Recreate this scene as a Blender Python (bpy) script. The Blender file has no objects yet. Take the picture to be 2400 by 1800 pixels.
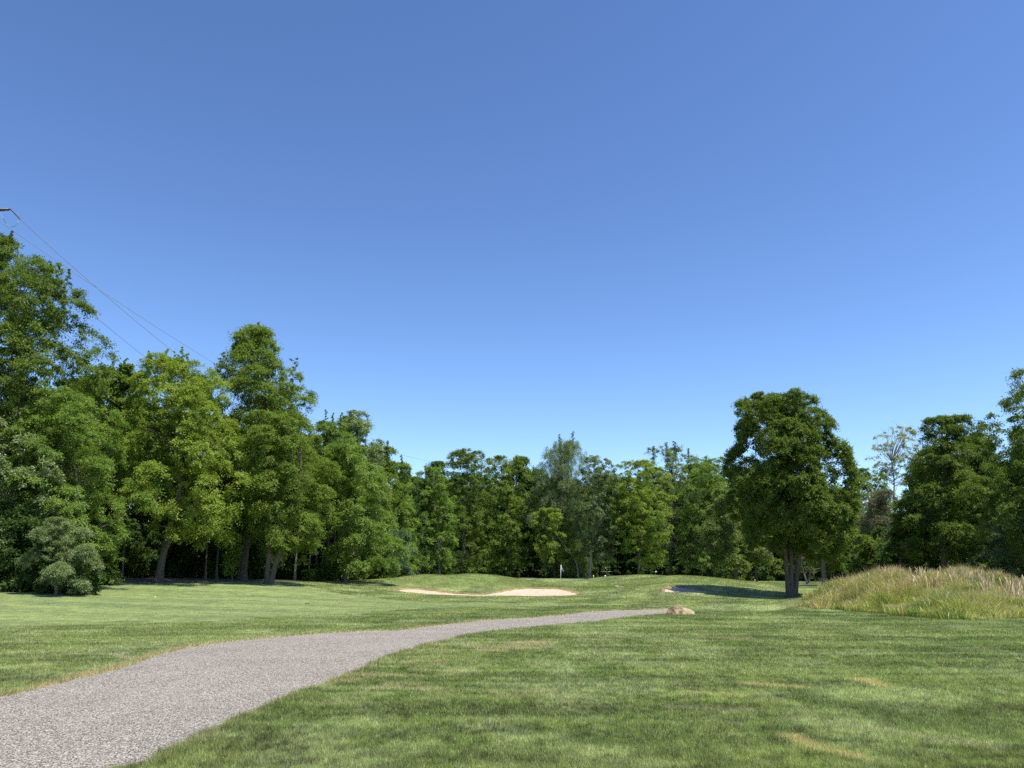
import bpy, math, random
import numpy as np

# ------------------------------------------------------------------ camera, sky, sun, exposure
SC = bpy.context.scene
COL = SC.collection
CAM_H = 1.6
PITCH = math.radians(13.74)
F = 1659.0                      # focal length in units of a 2212 x 1659 picture
cam_d = bpy.data.cameras.new('camera')
cam = bpy.data.objects.new('camera', cam_d)
COL.objects.link(cam)
cam.location = (0, 0, CAM_H)
cam.rotation_euler = (math.radians(90) + PITCH, 0, 0)
cam_d.sensor_width = 36.0
cam_d.lens = F / 2212 * 36.0
cam_d.clip_start = 0.1
cam_d.clip_end = 9000
SC.camera = cam

SUN_EL = math.radians(66)
SUN_AZ = math.radians(123)      # from +Y (view direction) towards +X (right)
world = bpy.data.worlds.new('World')
SC.world = world
world.use_nodes = True
wt = world.node_tree
wt.nodes.clear()
sky = wt.nodes.new('ShaderNodeTexSky')
sky.sky_type = 'NISHITA'
sky.sun_disc = False
sky.sun_elevation = SUN_EL
sky.sun_rotation = SUN_AZ
sky.altitude = 300
sky.air_density = 1.0
sky.dust_density = 0.0
sky.ozone_density = 3.0
hs = wt.nodes.new('ShaderNodeHueSaturation')
hs.inputs['Saturation'].default_value = 1.0
bg = wt.nodes.new('ShaderNodeBackground')
bg.inputs['Strength'].default_value = 0.10
wo = wt.nodes.new('ShaderNodeOutputWorld')
wt.links.new(sky.outputs[0], hs.inputs['Color'])
mulc = wt.nodes.new('ShaderNodeMix')
mulc.data_type = 'RGBA'
mulc.blend_type = 'MULTIPLY'
mulc.inputs[0].default_value = 1.0
mulc.inputs[7].default_value = (0.80, 0.95, 1.17, 1)
wt.links.new(hs.outputs[0], mulc.inputs[6])
gm = wt.nodes.new('ShaderNodeGamma')          # a little more contrast between zenith and horizon
gm.inputs['Gamma'].default_value = 1.25
wt.links.new(mulc.outputs[2], gm.inputs['Color'])
m2 = wt.nodes.new('ShaderNodeMix')
m2.data_type = 'RGBA'
m2.blend_type = 'MULTIPLY'
m2.inputs[0].default_value = 1.0
m2.inputs[7].default_value = (1.01, 0.835, 0.69, 1)
wt.links.new(gm.outputs[0], m2.inputs[6])
wt.links.new(m2.outputs[2], bg.inputs['Color'])
wt.links.new(bg.outputs[0], wo.inputs[0])

sun_l = bpy.data.lights.new('sun', 'SUN')
sun_l.energy = 5.0
sun_l.angle = math.radians(0.53)
sun_l.color = (1.0, 0.95, 0.87)
sun = bpy.data.objects.new('sun', sun_l)
COL.objects.link(sun)
sun.rotation_euler = (math.radians(90) - SUN_EL, 0, math.pi - SUN_AZ)
sun.location = (60, -30, 80)

SC.view_settings.view_transform = 'Standard'
SC.view_settings.look = 'None'
SC.view_settings.exposure = 0.72
SC.view_settings.gamma = 1.0
SC.cycles.use_denoising = False
SC.cycles.max_bounces = 6
SC.cycles.diffuse_bounces = 3
SC.cycles.glossy_bounces = 2
SC.cycles.transmission_bounces = 4
SC.cycles.transparent_max_bounces = 4
SC.cycles.use_adaptive_sampling = False
SC.cycles.sample_clamp_indirect = 4.0

# ------------------------------------------------------------------ helpers
CP, SP = math.cos(PITCH), math.sin(PITCH)


def ray(px, py):
    u = (px - 1106.0) / F
    v = (829.5 - py) / F
    y = CP - v * SP
    return u / y, (SP + v * CP) / y       # X and Z gained per metre of Y


def at(px, py, D):
    a, b = ray(px, py)
    return np.array([a * D, D, CAM_H + b * D])


def tag(o, label=None, cat=None, group=None, kind=None):
    if label:
        o['label'] = label
    if cat:
        o['category'] = cat
    if group:
        o['group'] = group
    if kind:
        o['kind'] = kind
    return o


def empty(name, loc=(0, 0, 0), rz=0.0):
    o = bpy.data.objects.new(name, None)
    o.empty_display_size = 0.3
    o.location = loc
    o.rotation_euler = (0, 0, rz)
    COL.objects.link(o)
    return o


def npmesh(name, verts, faces, mat, parent=None, smooth=False, fattr=None, vcol=None, vattr=None):
    """verts (n,3); faces: ndarray (m,k) or list of such arrays"""
    if not isinstance(faces, list):
        faces = [faces]
    faces = [np.asarray(f, dtype=np.int32) for f in faces if len(f)]
    me = bpy.data.meshes.new(name)
    verts = np.asarray(verts, dtype=np.float32)
    me.vertices.add(len(verts))
    me.vertices.foreach_set('co', verts.ravel())
    nl = sum(f.size for f in faces)
    npoly = sum(len(f) for f in faces)
    me.loops.add(nl)
    me.loops.foreach_set('vertex_index', np.concatenate([f.ravel() for f in faces]))
    me.polygons.add(npoly)
    tot = np.concatenate([np.full(len(f), f.shape[1], dtype=np.int32) for f in faces])
    st = np.concatenate([[0], np.cumsum(tot)[:-1]]).astype(np.int32)
    me.polygons.foreach_set('loop_start', st)
    me.polygons.foreach_set('loop_total', tot)
    if smooth:
        me.polygons.foreach_set('use_smooth', np.ones(npoly, dtype=bool))
    me.update(calc_edges=True)
    me.validate()
    if fattr is not None:
        a = me.attributes.new('rnd', 'FLOAT', 'FACE')
        a.data.foreach_set('value', np.asarray(fattr, dtype=np.float32))
    if vcol is not None:
        a = me.color_attributes.new('tint', 'FLOAT_COLOR', 'POINT')
        c = np.ones((len(verts), 4), dtype=np.float32)
        c[:, :3] = vcol
        a.data.foreach_set('color', c.ravel())
    if vattr:
        for k, v in vattr.items():
            a = me.attributes.new(k, 'FLOAT', 'POINT')
            a.data.foreach_set('value', np.asarray(v, dtype=np.float32))
    me.materials.append(mat)
    o = bpy.data.objects.new(name, me)
    COL.objects.link(o)
    if parent is not None:
        o.parent = parent
    return o


class MB:
    """collects simple solids, all joined in one mesh"""
    def __init__(s):
        s.v = []
        s.q = []
        s.t = []
        s.n = 0

    def add(s, v, q=(), t=()):
        v = np.asarray(v, dtype=float).reshape(-1, 3)
        s.v.append(v)
        if len(q):
            s.q.append(np.asarray(q, dtype=np.int64).reshape(-1, 4) + s.n)
        if len(t):
            s.t.append(np.asarray(t, dtype=np.int64).reshape(-1, 3) + s.n)
        s.n += len(v)
        return s

    def box(s, c, size, rz=0.0, rx=0.0, bev=0.0):
        hx, hy, hz = [k / 2 for k in size]
        v = []
        for z, k in ((-hz, 1), (hz, 1)):
            for x, y in ((-hx, -hy), (hx, -hy), (hx, hy), (-hx, hy)):
                v.append((x, y, z))
        v = np.array(v)
        if bev:
            # taper the top and bottom rings a little so that edges catch light
            v2 = []
            for z, k in ((-hz, 1 - bev), (-hz + bev * hz, 1), (hz - bev * hz, 1), (hz, 1 - bev)):
                for x, y in ((-hx, -hy), (hx, -hy), (hx, hy), (-hx, hy)):
                    v2.append((x * k, y * k, z))
            v = np.array(v2)
        R = np.array([[math.cos(rz), -math.sin(rz), 0], [math.sin(rz), math.cos(rz), 0], [0, 0, 1]])
        X = np.array([[1, 0, 0], [0, math.cos(rx), -math.sin(rx)], [0, math.sin(rx), math.cos(rx)]])
        v = v @ X.T @ R.T + np.array(c)
        nr = len(v) // 4
        q = [(3, 2, 1, 0)]
        for r in range(nr - 1):
            for k in range(4):
                a, b = r * 4 + k, r * 4 + (k + 1) % 4
                q.append((a, b, b + 4, a + 4))
        b = (nr - 1) * 4
        q.append((b, b + 1, b + 2, b + 3))
        return s.add(v, q)

    def tube(s, pts, rad, n=8, cap=True):
        pts = np.asarray(pts, dtype=float)
        m = len(pts)
        rad = np.broadcast_to(np.asarray(rad, dtype=float), (m,))
        T = np.gradient(pts, axis=0)
        T /= np.linalg.norm(T, axis=1)[:, None] + 1e-9
        ref = np.array([1.0, 0, 0]) if abs(T[0][0]) < 0.8 else np.array([0, 1.0, 0])
        u = np.cross(T, ref)
        u /= np.linalg.norm(u, axis=1)[:, None] + 1e-9
        w = np.cross(T, u)
        a = np.linspace(0, 2 * math.pi, n, endpoint=False)
        v = pts[:, None, :] + rad[:, None, None] * (np.cos(a)[None, :, None] * u[:, None, :] + np.sin(a)[None, :, None] * w[:, None, :])
        v = v.reshape(-1, 3)
        i = np.arange(m - 1)[:, None] * n
        k = np.arange(n)[None, :]
        k2 = (k + 1) % n
        q = np.stack([i + k, i + k2, i + n + k2, i + n + k], -1).reshape(-1, 4)
        t = []
        if cap:
            v = np.vstack([v, pts[:1], pts[-1:]])
            c0, c1 = m * n, m * n + 1
            for j in range(n):
                t.append((c0, (j + 1) % n, j))
                t.append((c1, (m - 1) * n + j, (m - 1) * n + (j + 1) % n))
        return s.add(v, q, t)

    def lathe(s, c, prof, n=16):
        c = np.array(c, dtype=float)
        prof = np.array(prof, dtype=float)
        pts = np.stack([np.zeros(len(prof)), np.zeros(len(prof)), prof[:, 1]], 1) + c
        a = np.linspace(0, 2 * math.pi, n, endpoint=False)
        v = pts[:, None, :] + prof[:, 0][:, None, None] * np.stack([np.cos(a), np.sin(a), 0 * a], 1)[None]
        v = v.reshape(-1, 3)
        m = len(prof)
        i = np.arange(m - 1)[:, None] * n
        k = np.arange(n)[None, :]
        k2 = (k + 1) % n
        q = np.stack([i + k, i + k2, i + n + k2, i + n + k], -1).reshape(-1, 4)
        return s.add(v, q)

    def build(s, name, mat, parent=None, smooth=False):
        f = []
        if s.q:
            f.append(np.concatenate(s.q))
        if s.t:
            f.append(np.concatenate(s.t))
        return npmesh(name, np.concatenate(s.v), f, mat, parent, smooth)


def hash2(i, j, seed):
    n = (i * 374761393 + j * 668265263 + seed * 974634777) & 0xFFFFFFFF
    n = ((n ^ (n >> 13)) * 1274126177) & 0xFFFFFFFF
    return ((n ^ (n >> 16)) & 0xFFFF) / 65535.0


def vnoise(x, y, seed=0):
    xi = np.floor(x).astype(np.int64)
    yi = np.floor(y).astype(np.int64)
    fx, fy = x - xi, y - yi
    fx = fx * fx * (3 - 2 * fx)
    fy = fy * fy * (3 - 2 * fy)
    a = hash2(xi, yi, seed)
    b = hash2(xi + 1, yi, seed)
    c = hash2(xi, yi + 1, seed)
    d = hash2(xi + 1, yi + 1, seed)
    return (a * (1 - fx) + b * fx) * (1 - fy) + (c * (1 - fx) + d * fx) * fy


def fbm(x, y, seed=0, o=4):
    r = 0
    amp = 0.5
    for k in range(o):
        r = r + amp * vnoise(x * 2 ** k, y * 2 ** k, seed + k * 7)
        amp *= 0.5
    return r / (1 - 0.5 ** o)


def sstep(a, b, x):
    t = np.clip((x - a) / (b - a), 0, 1)
    return t * t * (3 - 2 * t)


def poly_sd(P, poly):
    """signed distance, positive inside. P (n,2), poly (m,2)"""
    poly = np.asarray(poly, dtype=float)
    d = np.full(len(P), 1e9)
    ins = np.zeros(len(P), dtype=bool)
    for a, b in zip(poly, np.roll(poly, -1, 0)):
        e = b - a
        w = P - a
        t = np.clip((w @ e) / (e @ e + 1e-12), 0, 1)
        d = np.minimum(d, np.hypot(*(w - t[:, None] * e).T))
        c = (a[1] > P[:, 1]) != (b[1] > P[:, 1])
        with np.errstate(divide='ignore', invalid='ignore'):
            xx = (b[0] - a[0]) * (P[:, 1] - a[1]) / (b[1] - a[1] + 1e-30) + a[0]
        ins ^= c & (P[:, 0] < xx)
    return np.where(ins, d, -d)


# ------------------------------------------------------------------ terrain heights
CTRL = [  # picture x, picture y, distance: the ground passes through these points
    # left fairway rising to the wood
    (0, 1264, 44), (150, 1261, 47), (343, 1256.5, 52), (523, 1256.5, 56), (583, 1256.5, 58), (700, 1254.5, 66),
    (790, 1254, 72), (840, 1253.5, 78), (885, 1251, 84),
    (0, 1290, 37), (0, 1310, 32), (300, 1275, 45), (300, 1292, 40), (300, 1310, 34.5), (600, 1275, 48),
    (600, 1295, 41), (760, 1266, 60), (760, 1290, 47),
    # bunker front lip
    (850, 1275, 59), (850, 1293, 50), (900, 1281, 58), (1000, 1287, 57), (1100, 1288, 57), (1170, 1288.5, 57), (1230, 1287, 58),
    (1255, 1282, 61), (1000, 1301, 49), (1200, 1303, 48), (1350, 1300, 50),
    # bunker back lip
    (879, 1270, 62.5), (929, 1272, 62.5), (979, 1278, 61.5), (1017, 1281, 61), (1042, 1281, 61), (1079, 1276, 62.5),
    (1104, 1271, 64.5), (1129, 1269, 65.5), (1204, 1268, 66), (1232, 1273, 64.5),
    # first mound crest
    (874, 1246.5, 73), (918, 1240.5, 72), (961, 1242.3, 72), (1005, 1239.5, 72), (1049, 1241.3, 72), (1107, 1247, 74),
    (940, 1258, 66), (1010, 1260, 66), (1070, 1259, 67), (1151, 1251.5, 80), (1150, 1260, 72), (1210, 1261, 76),
    # green
    (1211, 1256.5, 96), (1211, 1252.5, 120), (1198, 1249.3, 140), (1263, 1249, 140), (1263, 1258, 86),
    # second mound
    (1300, 1246.5, 90), (1340, 1243.8, 84), (1403, 1247, 78), (1453, 1243.2, 71), (1490, 1245, 70), (1553, 1249, 73), (1590, 1253.3, 80),
    (1300, 1268, 70), (1340, 1262, 72), (1390, 1262, 68), (1453, 1258, 65), (1520, 1262, 63),
    # second bunker
    (1429, 1280, 56), (1491, 1280.5, 56), (1545, 1279.5, 57), (1439, 1267, 60.5), (1478, 1266, 61), (1510, 1270, 60.5), (1535, 1273.5, 59.5),
    (1410, 1284, 55), (1300, 1288, 57), (1600, 1283, 57.5), (1600, 1266, 64), (1590, 1258.5, 84), (1640, 1258.8, 88),
    (1653, 1255.3, 110), (1715, 1256.3, 110), (1785, 1257.3, 110), (1744, 1266, 74), (1780, 1264, 74), (1700, 1276, 63),
    (1705, 1291, 56), (1640, 1300, 49), (1550, 1305, 45), (1450, 1300, 48),
    # slight lawn brow right of the boulder
    (1450, 1327, 31.5), (1600, 1322, 33), (1720, 1317, 34.5),
]
WPTS = []
for px, py, D in CTRL:
    WPTS.append(at(px, py, D))
for X in range(-30, 36, 11):       # level lawn and path near the camera
    for Y in (-8, 3, 12, 20, 26):
        WPTS.append((X, Y, 0.0))
for px, D, z in ((1300, 150, -0.25), (1340, 150, -0.25), (1560, 39, -0.46), (1640, 39, -0.46), (1690, 40, -0.42), (1470, 38, -0.3), (1560, 36, -0.22), (1650, 36, -0.25), (1751, 41, 0.28), (1842, 38, 0.72), (1957, 35, 0.92), (2040, 34.5, 0.98), (2100, 34, 0.9), (2163, 33, 0.62), (2212, 33, 0.48),
                 (1900, 36.5, 0.85), (1707, 37, -0.02), (1817, 34.5, -0.02), (1900, 31.5, 0), (1980, 29, 0.0), (2095, 27.5, 0.02), (2212, 30, 0.1),
                 (1842, 46, 0.25), (1957, 46, 0.3), (2100, 46, 0.3), (2300, 33, 0.5), (2400, 36, 0.4), (2300, 27, 0.1),
                 (1900, 60, 0.4), (2040, 60, 0.6), (2200, 55, 0.8), (1900, 85, 0.5)):
    a, _ = ray(px, 1250)
    WPTS.append((a * D, D, z))
WPTS += [(-45, 40, 0.9), (-60, 60, 1.3), (-45, 75, 1.3), (-30, 80, 1.2), (-25, 100, 1.1), (-10, 110, 0.6), (-5, 95, 0.4), (-15, 140, 0.6), (15, 160, 0.6), (40, 150, 0.3),
         (65, 130, 0.2), (80, 90, 0.3), (60, 60, 0.6), (50, 40, 0.4), (-60, 20, 0.4), (60, 10, 0.0), (-60, -8, 0), (60, -8, 0), (-40, 160, 0.6), (-80, 110, 1.2), (90, 160, 0.2),
         (0, 80, 0.35), (5, 90, 0.3), (-6, 85, 0.3), (17, 105, 0.5), (28, 110, 0.3)]
WP = np.array(WPTS, dtype=float)
SCL = 20.0


def tps_k(r2):
    return 0.5 * r2 * np.log(r2 + 1e-9)


_A = WP[:, :2] / SCL
_n = len(_A)
_K = tps_k(((_A[:, None] - _A[None]) ** 2).sum(-1)) + np.eye(_n) * 1e-4
_P = np.hstack([np.ones((_n, 1)), _A])
_M = np.block([[_K, _P], [_P.T, np.zeros((3, 3))]])
_W = np.linalg.solve(_M, np.concatenate([WP[:, 2], np.zeros(3)]))


def h_raw(X, Y):
    X = np.asarray(X, dtype=float)
    Y = np.asarray(Y, dtype=float)
    sh = X.shape
    P = np.stack([X.ravel(), Y.ravel()], 1) / SCL
    out = np.empty(len(P))
    for i in range(0, len(P), 20000):
        p = P[i:i + 20000]
        r2 = ((p[:, None] - _A[None]) ** 2).sum(-1)
        out[i:i + 20000] = tps_k(r2) @ _W[:_n] + _W[_n] + p @ _W[_n + 1:]
    out = np.clip(out, -1.0, 2.2)
    p = P * SCL
    w = 1 - sstep(85, 130, np.abs(p[:, 0]))
    w = w * (1 - sstep(165, 230, p[:, 1])) * sstep(-40, -12, p[:, 1])
    out = out * w
    return out.reshape(sh)


def hit(px, py, dmax=160.0):
    """where the line of sight through a picture point first meets the ground"""
    a, b = ray(px, py)
    D = np.concatenate([np.arange(6, 60, 0.1), np.arange(60, dmax, 0.25)])
    z = CAM_H + b * D
    g = h_raw(a * D, D)
    k = np.nonzero(z <= g)[0]
    if len(k) == 0:
        return np.array([a * dmax, dmax])
    return np.array([a * D[k[0]], D[k[0]]])


# zones as polygons on the ground ------------------------------------------------
PATH_FAR = [(-260, 1570), (0, 1503), (60, 1490), (100, 1480), (170, 1466), (250, 1447), (300, 1428), (345, 1413), (400, 1400), (470, 1388), (560, 1379.5), (650, 1372),
            (740, 1365.5), (860, 1361.5), (930, 1353), (1000, 1345), (1050, 1340), (1150, 1334), (1225, 1328), (1250, 1323.5), (1330, 1318.5), (1390, 1316.5), (1445, 1316.5)]
PATH_NEAR = [(-60, 1890), (310, 1659), (355, 1632), (400, 1610), (480, 1572), (560, 1533), (640, 1500), (720, 1468), (790, 1440), (840, 1418), (870, 1407), (930, 1391), (1010, 1372), (1100, 1359),
             (1200, 1350), (1290, 1343.5), (1340, 1335), (1370, 1331), (1445, 1326.5)]


def resample(P, n):
    P = np.asarray(P, dtype=float)
    s = np.concatenate([[0], np.cumsum(np.hypot(*np.diff(P, axis=0).T))])
    t = np.linspace(0, s[-1], n)
    return np.stack([np.interp(t, s, P[:, 0]), np.interp(t, s, P[:, 1])], 1)


def plane_pt(px, py):
    return hit(px, py)


pf = np.array([plane_pt(*p) for p in PATH_FAR])
pn = np.array([plane_pt(*p) for p in PATH_NEAR])
# the path goes on to the right behind the lawn brow
pf = np.vstack([pf, [(9.6, 39.4), (11.2, 39.3), (12.2, 38.7)]])
pn = np.vstack([pn, [(9.7, 37.6), (11.2, 37.6), (12.2, 38.1)]])
pf = resample(pf, 260)
pn = resample(pn, 260)
_rs = np.random.default_rng(3)
jit = (fbm(np.arange(260) * 0.5, np.zeros(260), 5, 3) - 0.5) * 0.30 + _rs.normal(0, 0.02, 260)
jit2 = (fbm(np.arange(260) * 0.5, np.zeros(260) + 9, 8, 3) - 0.5) * 0.30 + _rs.normal(0, 0.02, 260)
acr = pf - pn
acr /= np.hypot(*acr.T)[:, None]
pf = pf + acr * jit[:, None]
pn = pn + acr * jit2[:, None]
PATH_POLY = np.vstack([pf, pn[::-1]])
PATH_MID = (pf + pn) / 2
PATH_MID = PATH_MID[np.argsort(PATH_MID[:, 1])]

BUNK1 = [(844, 1274), (860, 1271.5), (879, 1270.5), (905, 1271), (929, 1273), (955, 1276.5), (979, 1279), (1000, 1281), (1017, 1282.2), (1042, 1282), (1060, 1280), (1079, 1276.5), (1104, 1272), (1129, 1269.6), (1165, 1269), (1204, 1268.8),
         (1222, 1272), (1240, 1277), (1254, 1281.5), (1243, 1285), (1229, 1286.5), (1167, 1288), (1079, 1287.5), (1004, 1287), (942, 1284.7), (879, 1279)]
BUNK2 = [(1429, 1279), (1432, 1271), (1439, 1268.6), (1457, 1266.8), (1478, 1267.5), (1495, 1270), (1507, 1272.5), (1532, 1275), (1545, 1278), (1532, 1279.6), (1491, 1279.8), (1457, 1279.6)]
BUNK3 = [(1326, 1264.5), (1333, 1264.3), (1345, 1267.5), (1352, 1270.5), (1345, 1270.8), (1334, 1268)]


def zone(poly, dlo, dhi):
    out = []
    for px, py in poly:
        p = hit(px, py)
        if not (dlo <= p[1] <= dhi):
            D = min(max(p[1], dlo), dhi)
            a, _ = ray(px, py)
            p = np.array([a * D, D])
        out.append(p)
    out = np.array(out)
    n = max(60, len(out) * 6)
    return resample(np.vstack([out, out[:1]]), n)[:-1]


B1 = zone(BUNK1, 56, 67)
B2 = zone(BUNK2, 55, 62.5)
B3 = zone(BUNK3, 60, 76)
FAIR = [(-400, 1380), (0, 1352), (150, 1348), (300, 1344), (420, 1341), (500, 1336), (650, 1327), (760, 1321), (850, 1316), (1000, 1311), (1100, 1308.5), (1250, 1306.5), (1330, 1305.5), (1200, 1305), (1100, 1304.6), (1000, 1303),
        (920, 1300.5), (850, 1298), (790, 1293), (740, 1286), (690, 1278), (660, 1271), (640, 1265), (600, 1261), (450, 1260.5), (300, 1261.5), (150, 1266), (0, 1268), (-300, 1272)]
FZ = zone(FAIR, 8, 60)
B3 = B3.mean(0) + (B3 - B3.mean(0)) * 0.75
GREEN_C, GREEN_R = (at(1215, 1250, 118)[0], 116.0), (15.0, 22.0)

# ------------------------------------------------------------------ terrain grid
gx = np.concatenate([[-4000, -1500, -600, -300, -180, -130, -105], np.arange(-85, -40, 1.0), np.arange(-40, 42, 0.25), np.arange(42, 90, 1.0), [105, 130, 180, 300, 600, 1500, 4000]])
gy = np.concatenate([[-600, -150, -60, -30], np.arange(-15, 6, 1.0), np.arange(6, 90, 0.25), np.arange(90, 150, 0.6), np.arange(150, 200, 3.0), [215, 240, 300, 500, 1200, 3000, 6000]])
GX, GY = np.meshgrid(gx, gy)
GZ = h_raw(GX, GY)
P2 = np.stack([GX.ravel(), GY.ravel()], 1)


def near_sd(poly, pad=6.0):
    lo, hi = poly.min(0) - pad, poly.max(0) + pad
    m = (P2[:, 0] > lo[0]) & (P2[:, 0] < hi[0]) & (P2[:, 1] > lo[1]) & (P2[:, 1] < hi[1])
    d = np.full(len(P2), -pad)
    d[m] = np.maximum(poly_sd(P2[m], poly), -pad)
    return d.reshape(GX.shape)


SDP = near_sd(PATH_POLY)
SDB = np.maximum(near_sd(B1), near_sd(B2))
SDF = near_sd(FZ, 12)
rough_amt = (1 - sstep(-1.5, 1.0, SDF)) * (1 - sstep(-0.6, 0.2, SDP))
GZ = GZ + (fbm(GX / 2.6, GY / 2.6, 11, 3) - 0.5) * 0.06 * rough_amt * (np.abs(GX) < 100)
GZ_S = GZ.copy()                                      # ground level before the bunkers are dug
GZ = GZ - 0.30 * sstep(0.0, 0.5, SDB)
GZ = GZ - 0.05 * sstep(-0.05, 0.25, SDP)              # bed of the path


def interp_grid(A, X, Y):
    i = np.clip(np.searchsorted(gx, X) - 1, 0, len(gx) - 2)
    j = np.clip(np.searchsorted(gy, Y) - 1, 0, len(gy) - 2)
    fx = (X - gx[i]) / (gx[i + 1] - gx[i])
    fy = (Y - gy[j]) / (gy[j + 1] - gy[j])
    return (A[j, i] * (1 - fx) + A[j, i + 1] * fx) * (1 - fy) + (A[j + 1, i] * (1 - fx) + A[j + 1, i + 1] * fx) * fy


def hz(X, Y):
    return interp_grid(GZ, np.asarray(X, dtype=float), np.asarray(Y, dtype=float))


# mound of tall fescue (ellipse-like footprint)
FESC = np.array([hit(*p) for p in [(1706, 1312), (1760, 1315), (1817, 1318), (1900, 1325), (1980, 1333), (2040, 1337.5), (2095, 1340), (2150, 1337), (2212, 1330), (2330, 1326)]])
FESC = np.vstack([FESC, [(27, 42), (21, 47), (17.6, 45.5), (14.9, 40.8)]])
SDM = near_sd(FESC)
# wood floor zones
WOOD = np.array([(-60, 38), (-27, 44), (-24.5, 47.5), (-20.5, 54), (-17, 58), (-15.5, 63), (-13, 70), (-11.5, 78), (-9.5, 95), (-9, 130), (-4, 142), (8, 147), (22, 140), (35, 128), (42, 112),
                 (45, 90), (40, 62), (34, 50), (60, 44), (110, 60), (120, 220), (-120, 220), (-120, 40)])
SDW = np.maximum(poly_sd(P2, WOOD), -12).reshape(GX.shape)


# lawn colour of the blades and of the soil sheet: patches of drier and fresher grass
C_ROUGH = np.array([0.195, 0.235, 0.068])
C_DEEP = np.array([0.105, 0.155, 0.030])
C_PALE = np.array([0.270, 0.310, 0.130])
C_DRY = np.array([0.400, 0.350, 0.185])
C_FAIR = np.array([0.200, 0.250, 0.072])
C_FAIR2 = np.array([0.145, 0.200, 0.058])
C_GREEN = np.array([0.185, 0.240, 0.085])


MARKS = []
STRAW, DUST, LUSH = np.array([0.52, 0.44, 0.20]), np.array([0.36, 0.32, 0.22]), np.array([0.075, 0.125, 0.022])
for pts_, wd, st_, col_ in (([(1863, 1469), (1908, 1486)], 0.22, 0.75, STRAW), ([(1622, 1480), (1680, 1484), (1743, 1491)], 0.20, 0.7, STRAW), ([(1645, 1508), (1682, 1515)], 0.10, 0.6, DUST),
                            ([(1705, 1555), (1800, 1566), (1900, 1584), (2020, 1604), (2155, 1619)], 0.11, 0.65, DUST), ([(1712, 1596), (1776, 1622), (1870, 1645)], 0.13, 0.75, STRAW),
                            ([(1450, 1533), (1540, 1538), (1622, 1542)], 0.09, 0.6, DUST), ([(1480, 1500), (1600, 1506)], 0.14, 0.4, STRAW), ([(1530, 1560), (1600, 1572)], 0.08, 0.4, DUST),
                            ([(985, 1391), (1035, 1398)], 0.25, 0.4, DUST), ([(255, 1412), (290, 1430)], 0.25, 0.5, DUST), ([(1730, 1500), (1800, 1530)], 0.4, 0.6, LUSH),
                            ([(1880, 1530), (1960, 1575)], 0.45, 0.55, LUSH), ([(2080, 1560), (2150, 1590)], 0.45, 0.5, LUSH), ([(1320, 1600), (1500, 1640)], 0.35, 0.45, LUSH)):
    MARKS.append((np.array([hit(*p) for p in pts_]), wd, st_, col_))


def mix(a, b, t):
    return a * (1 - t[..., None]) + b * t[..., None]


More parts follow.
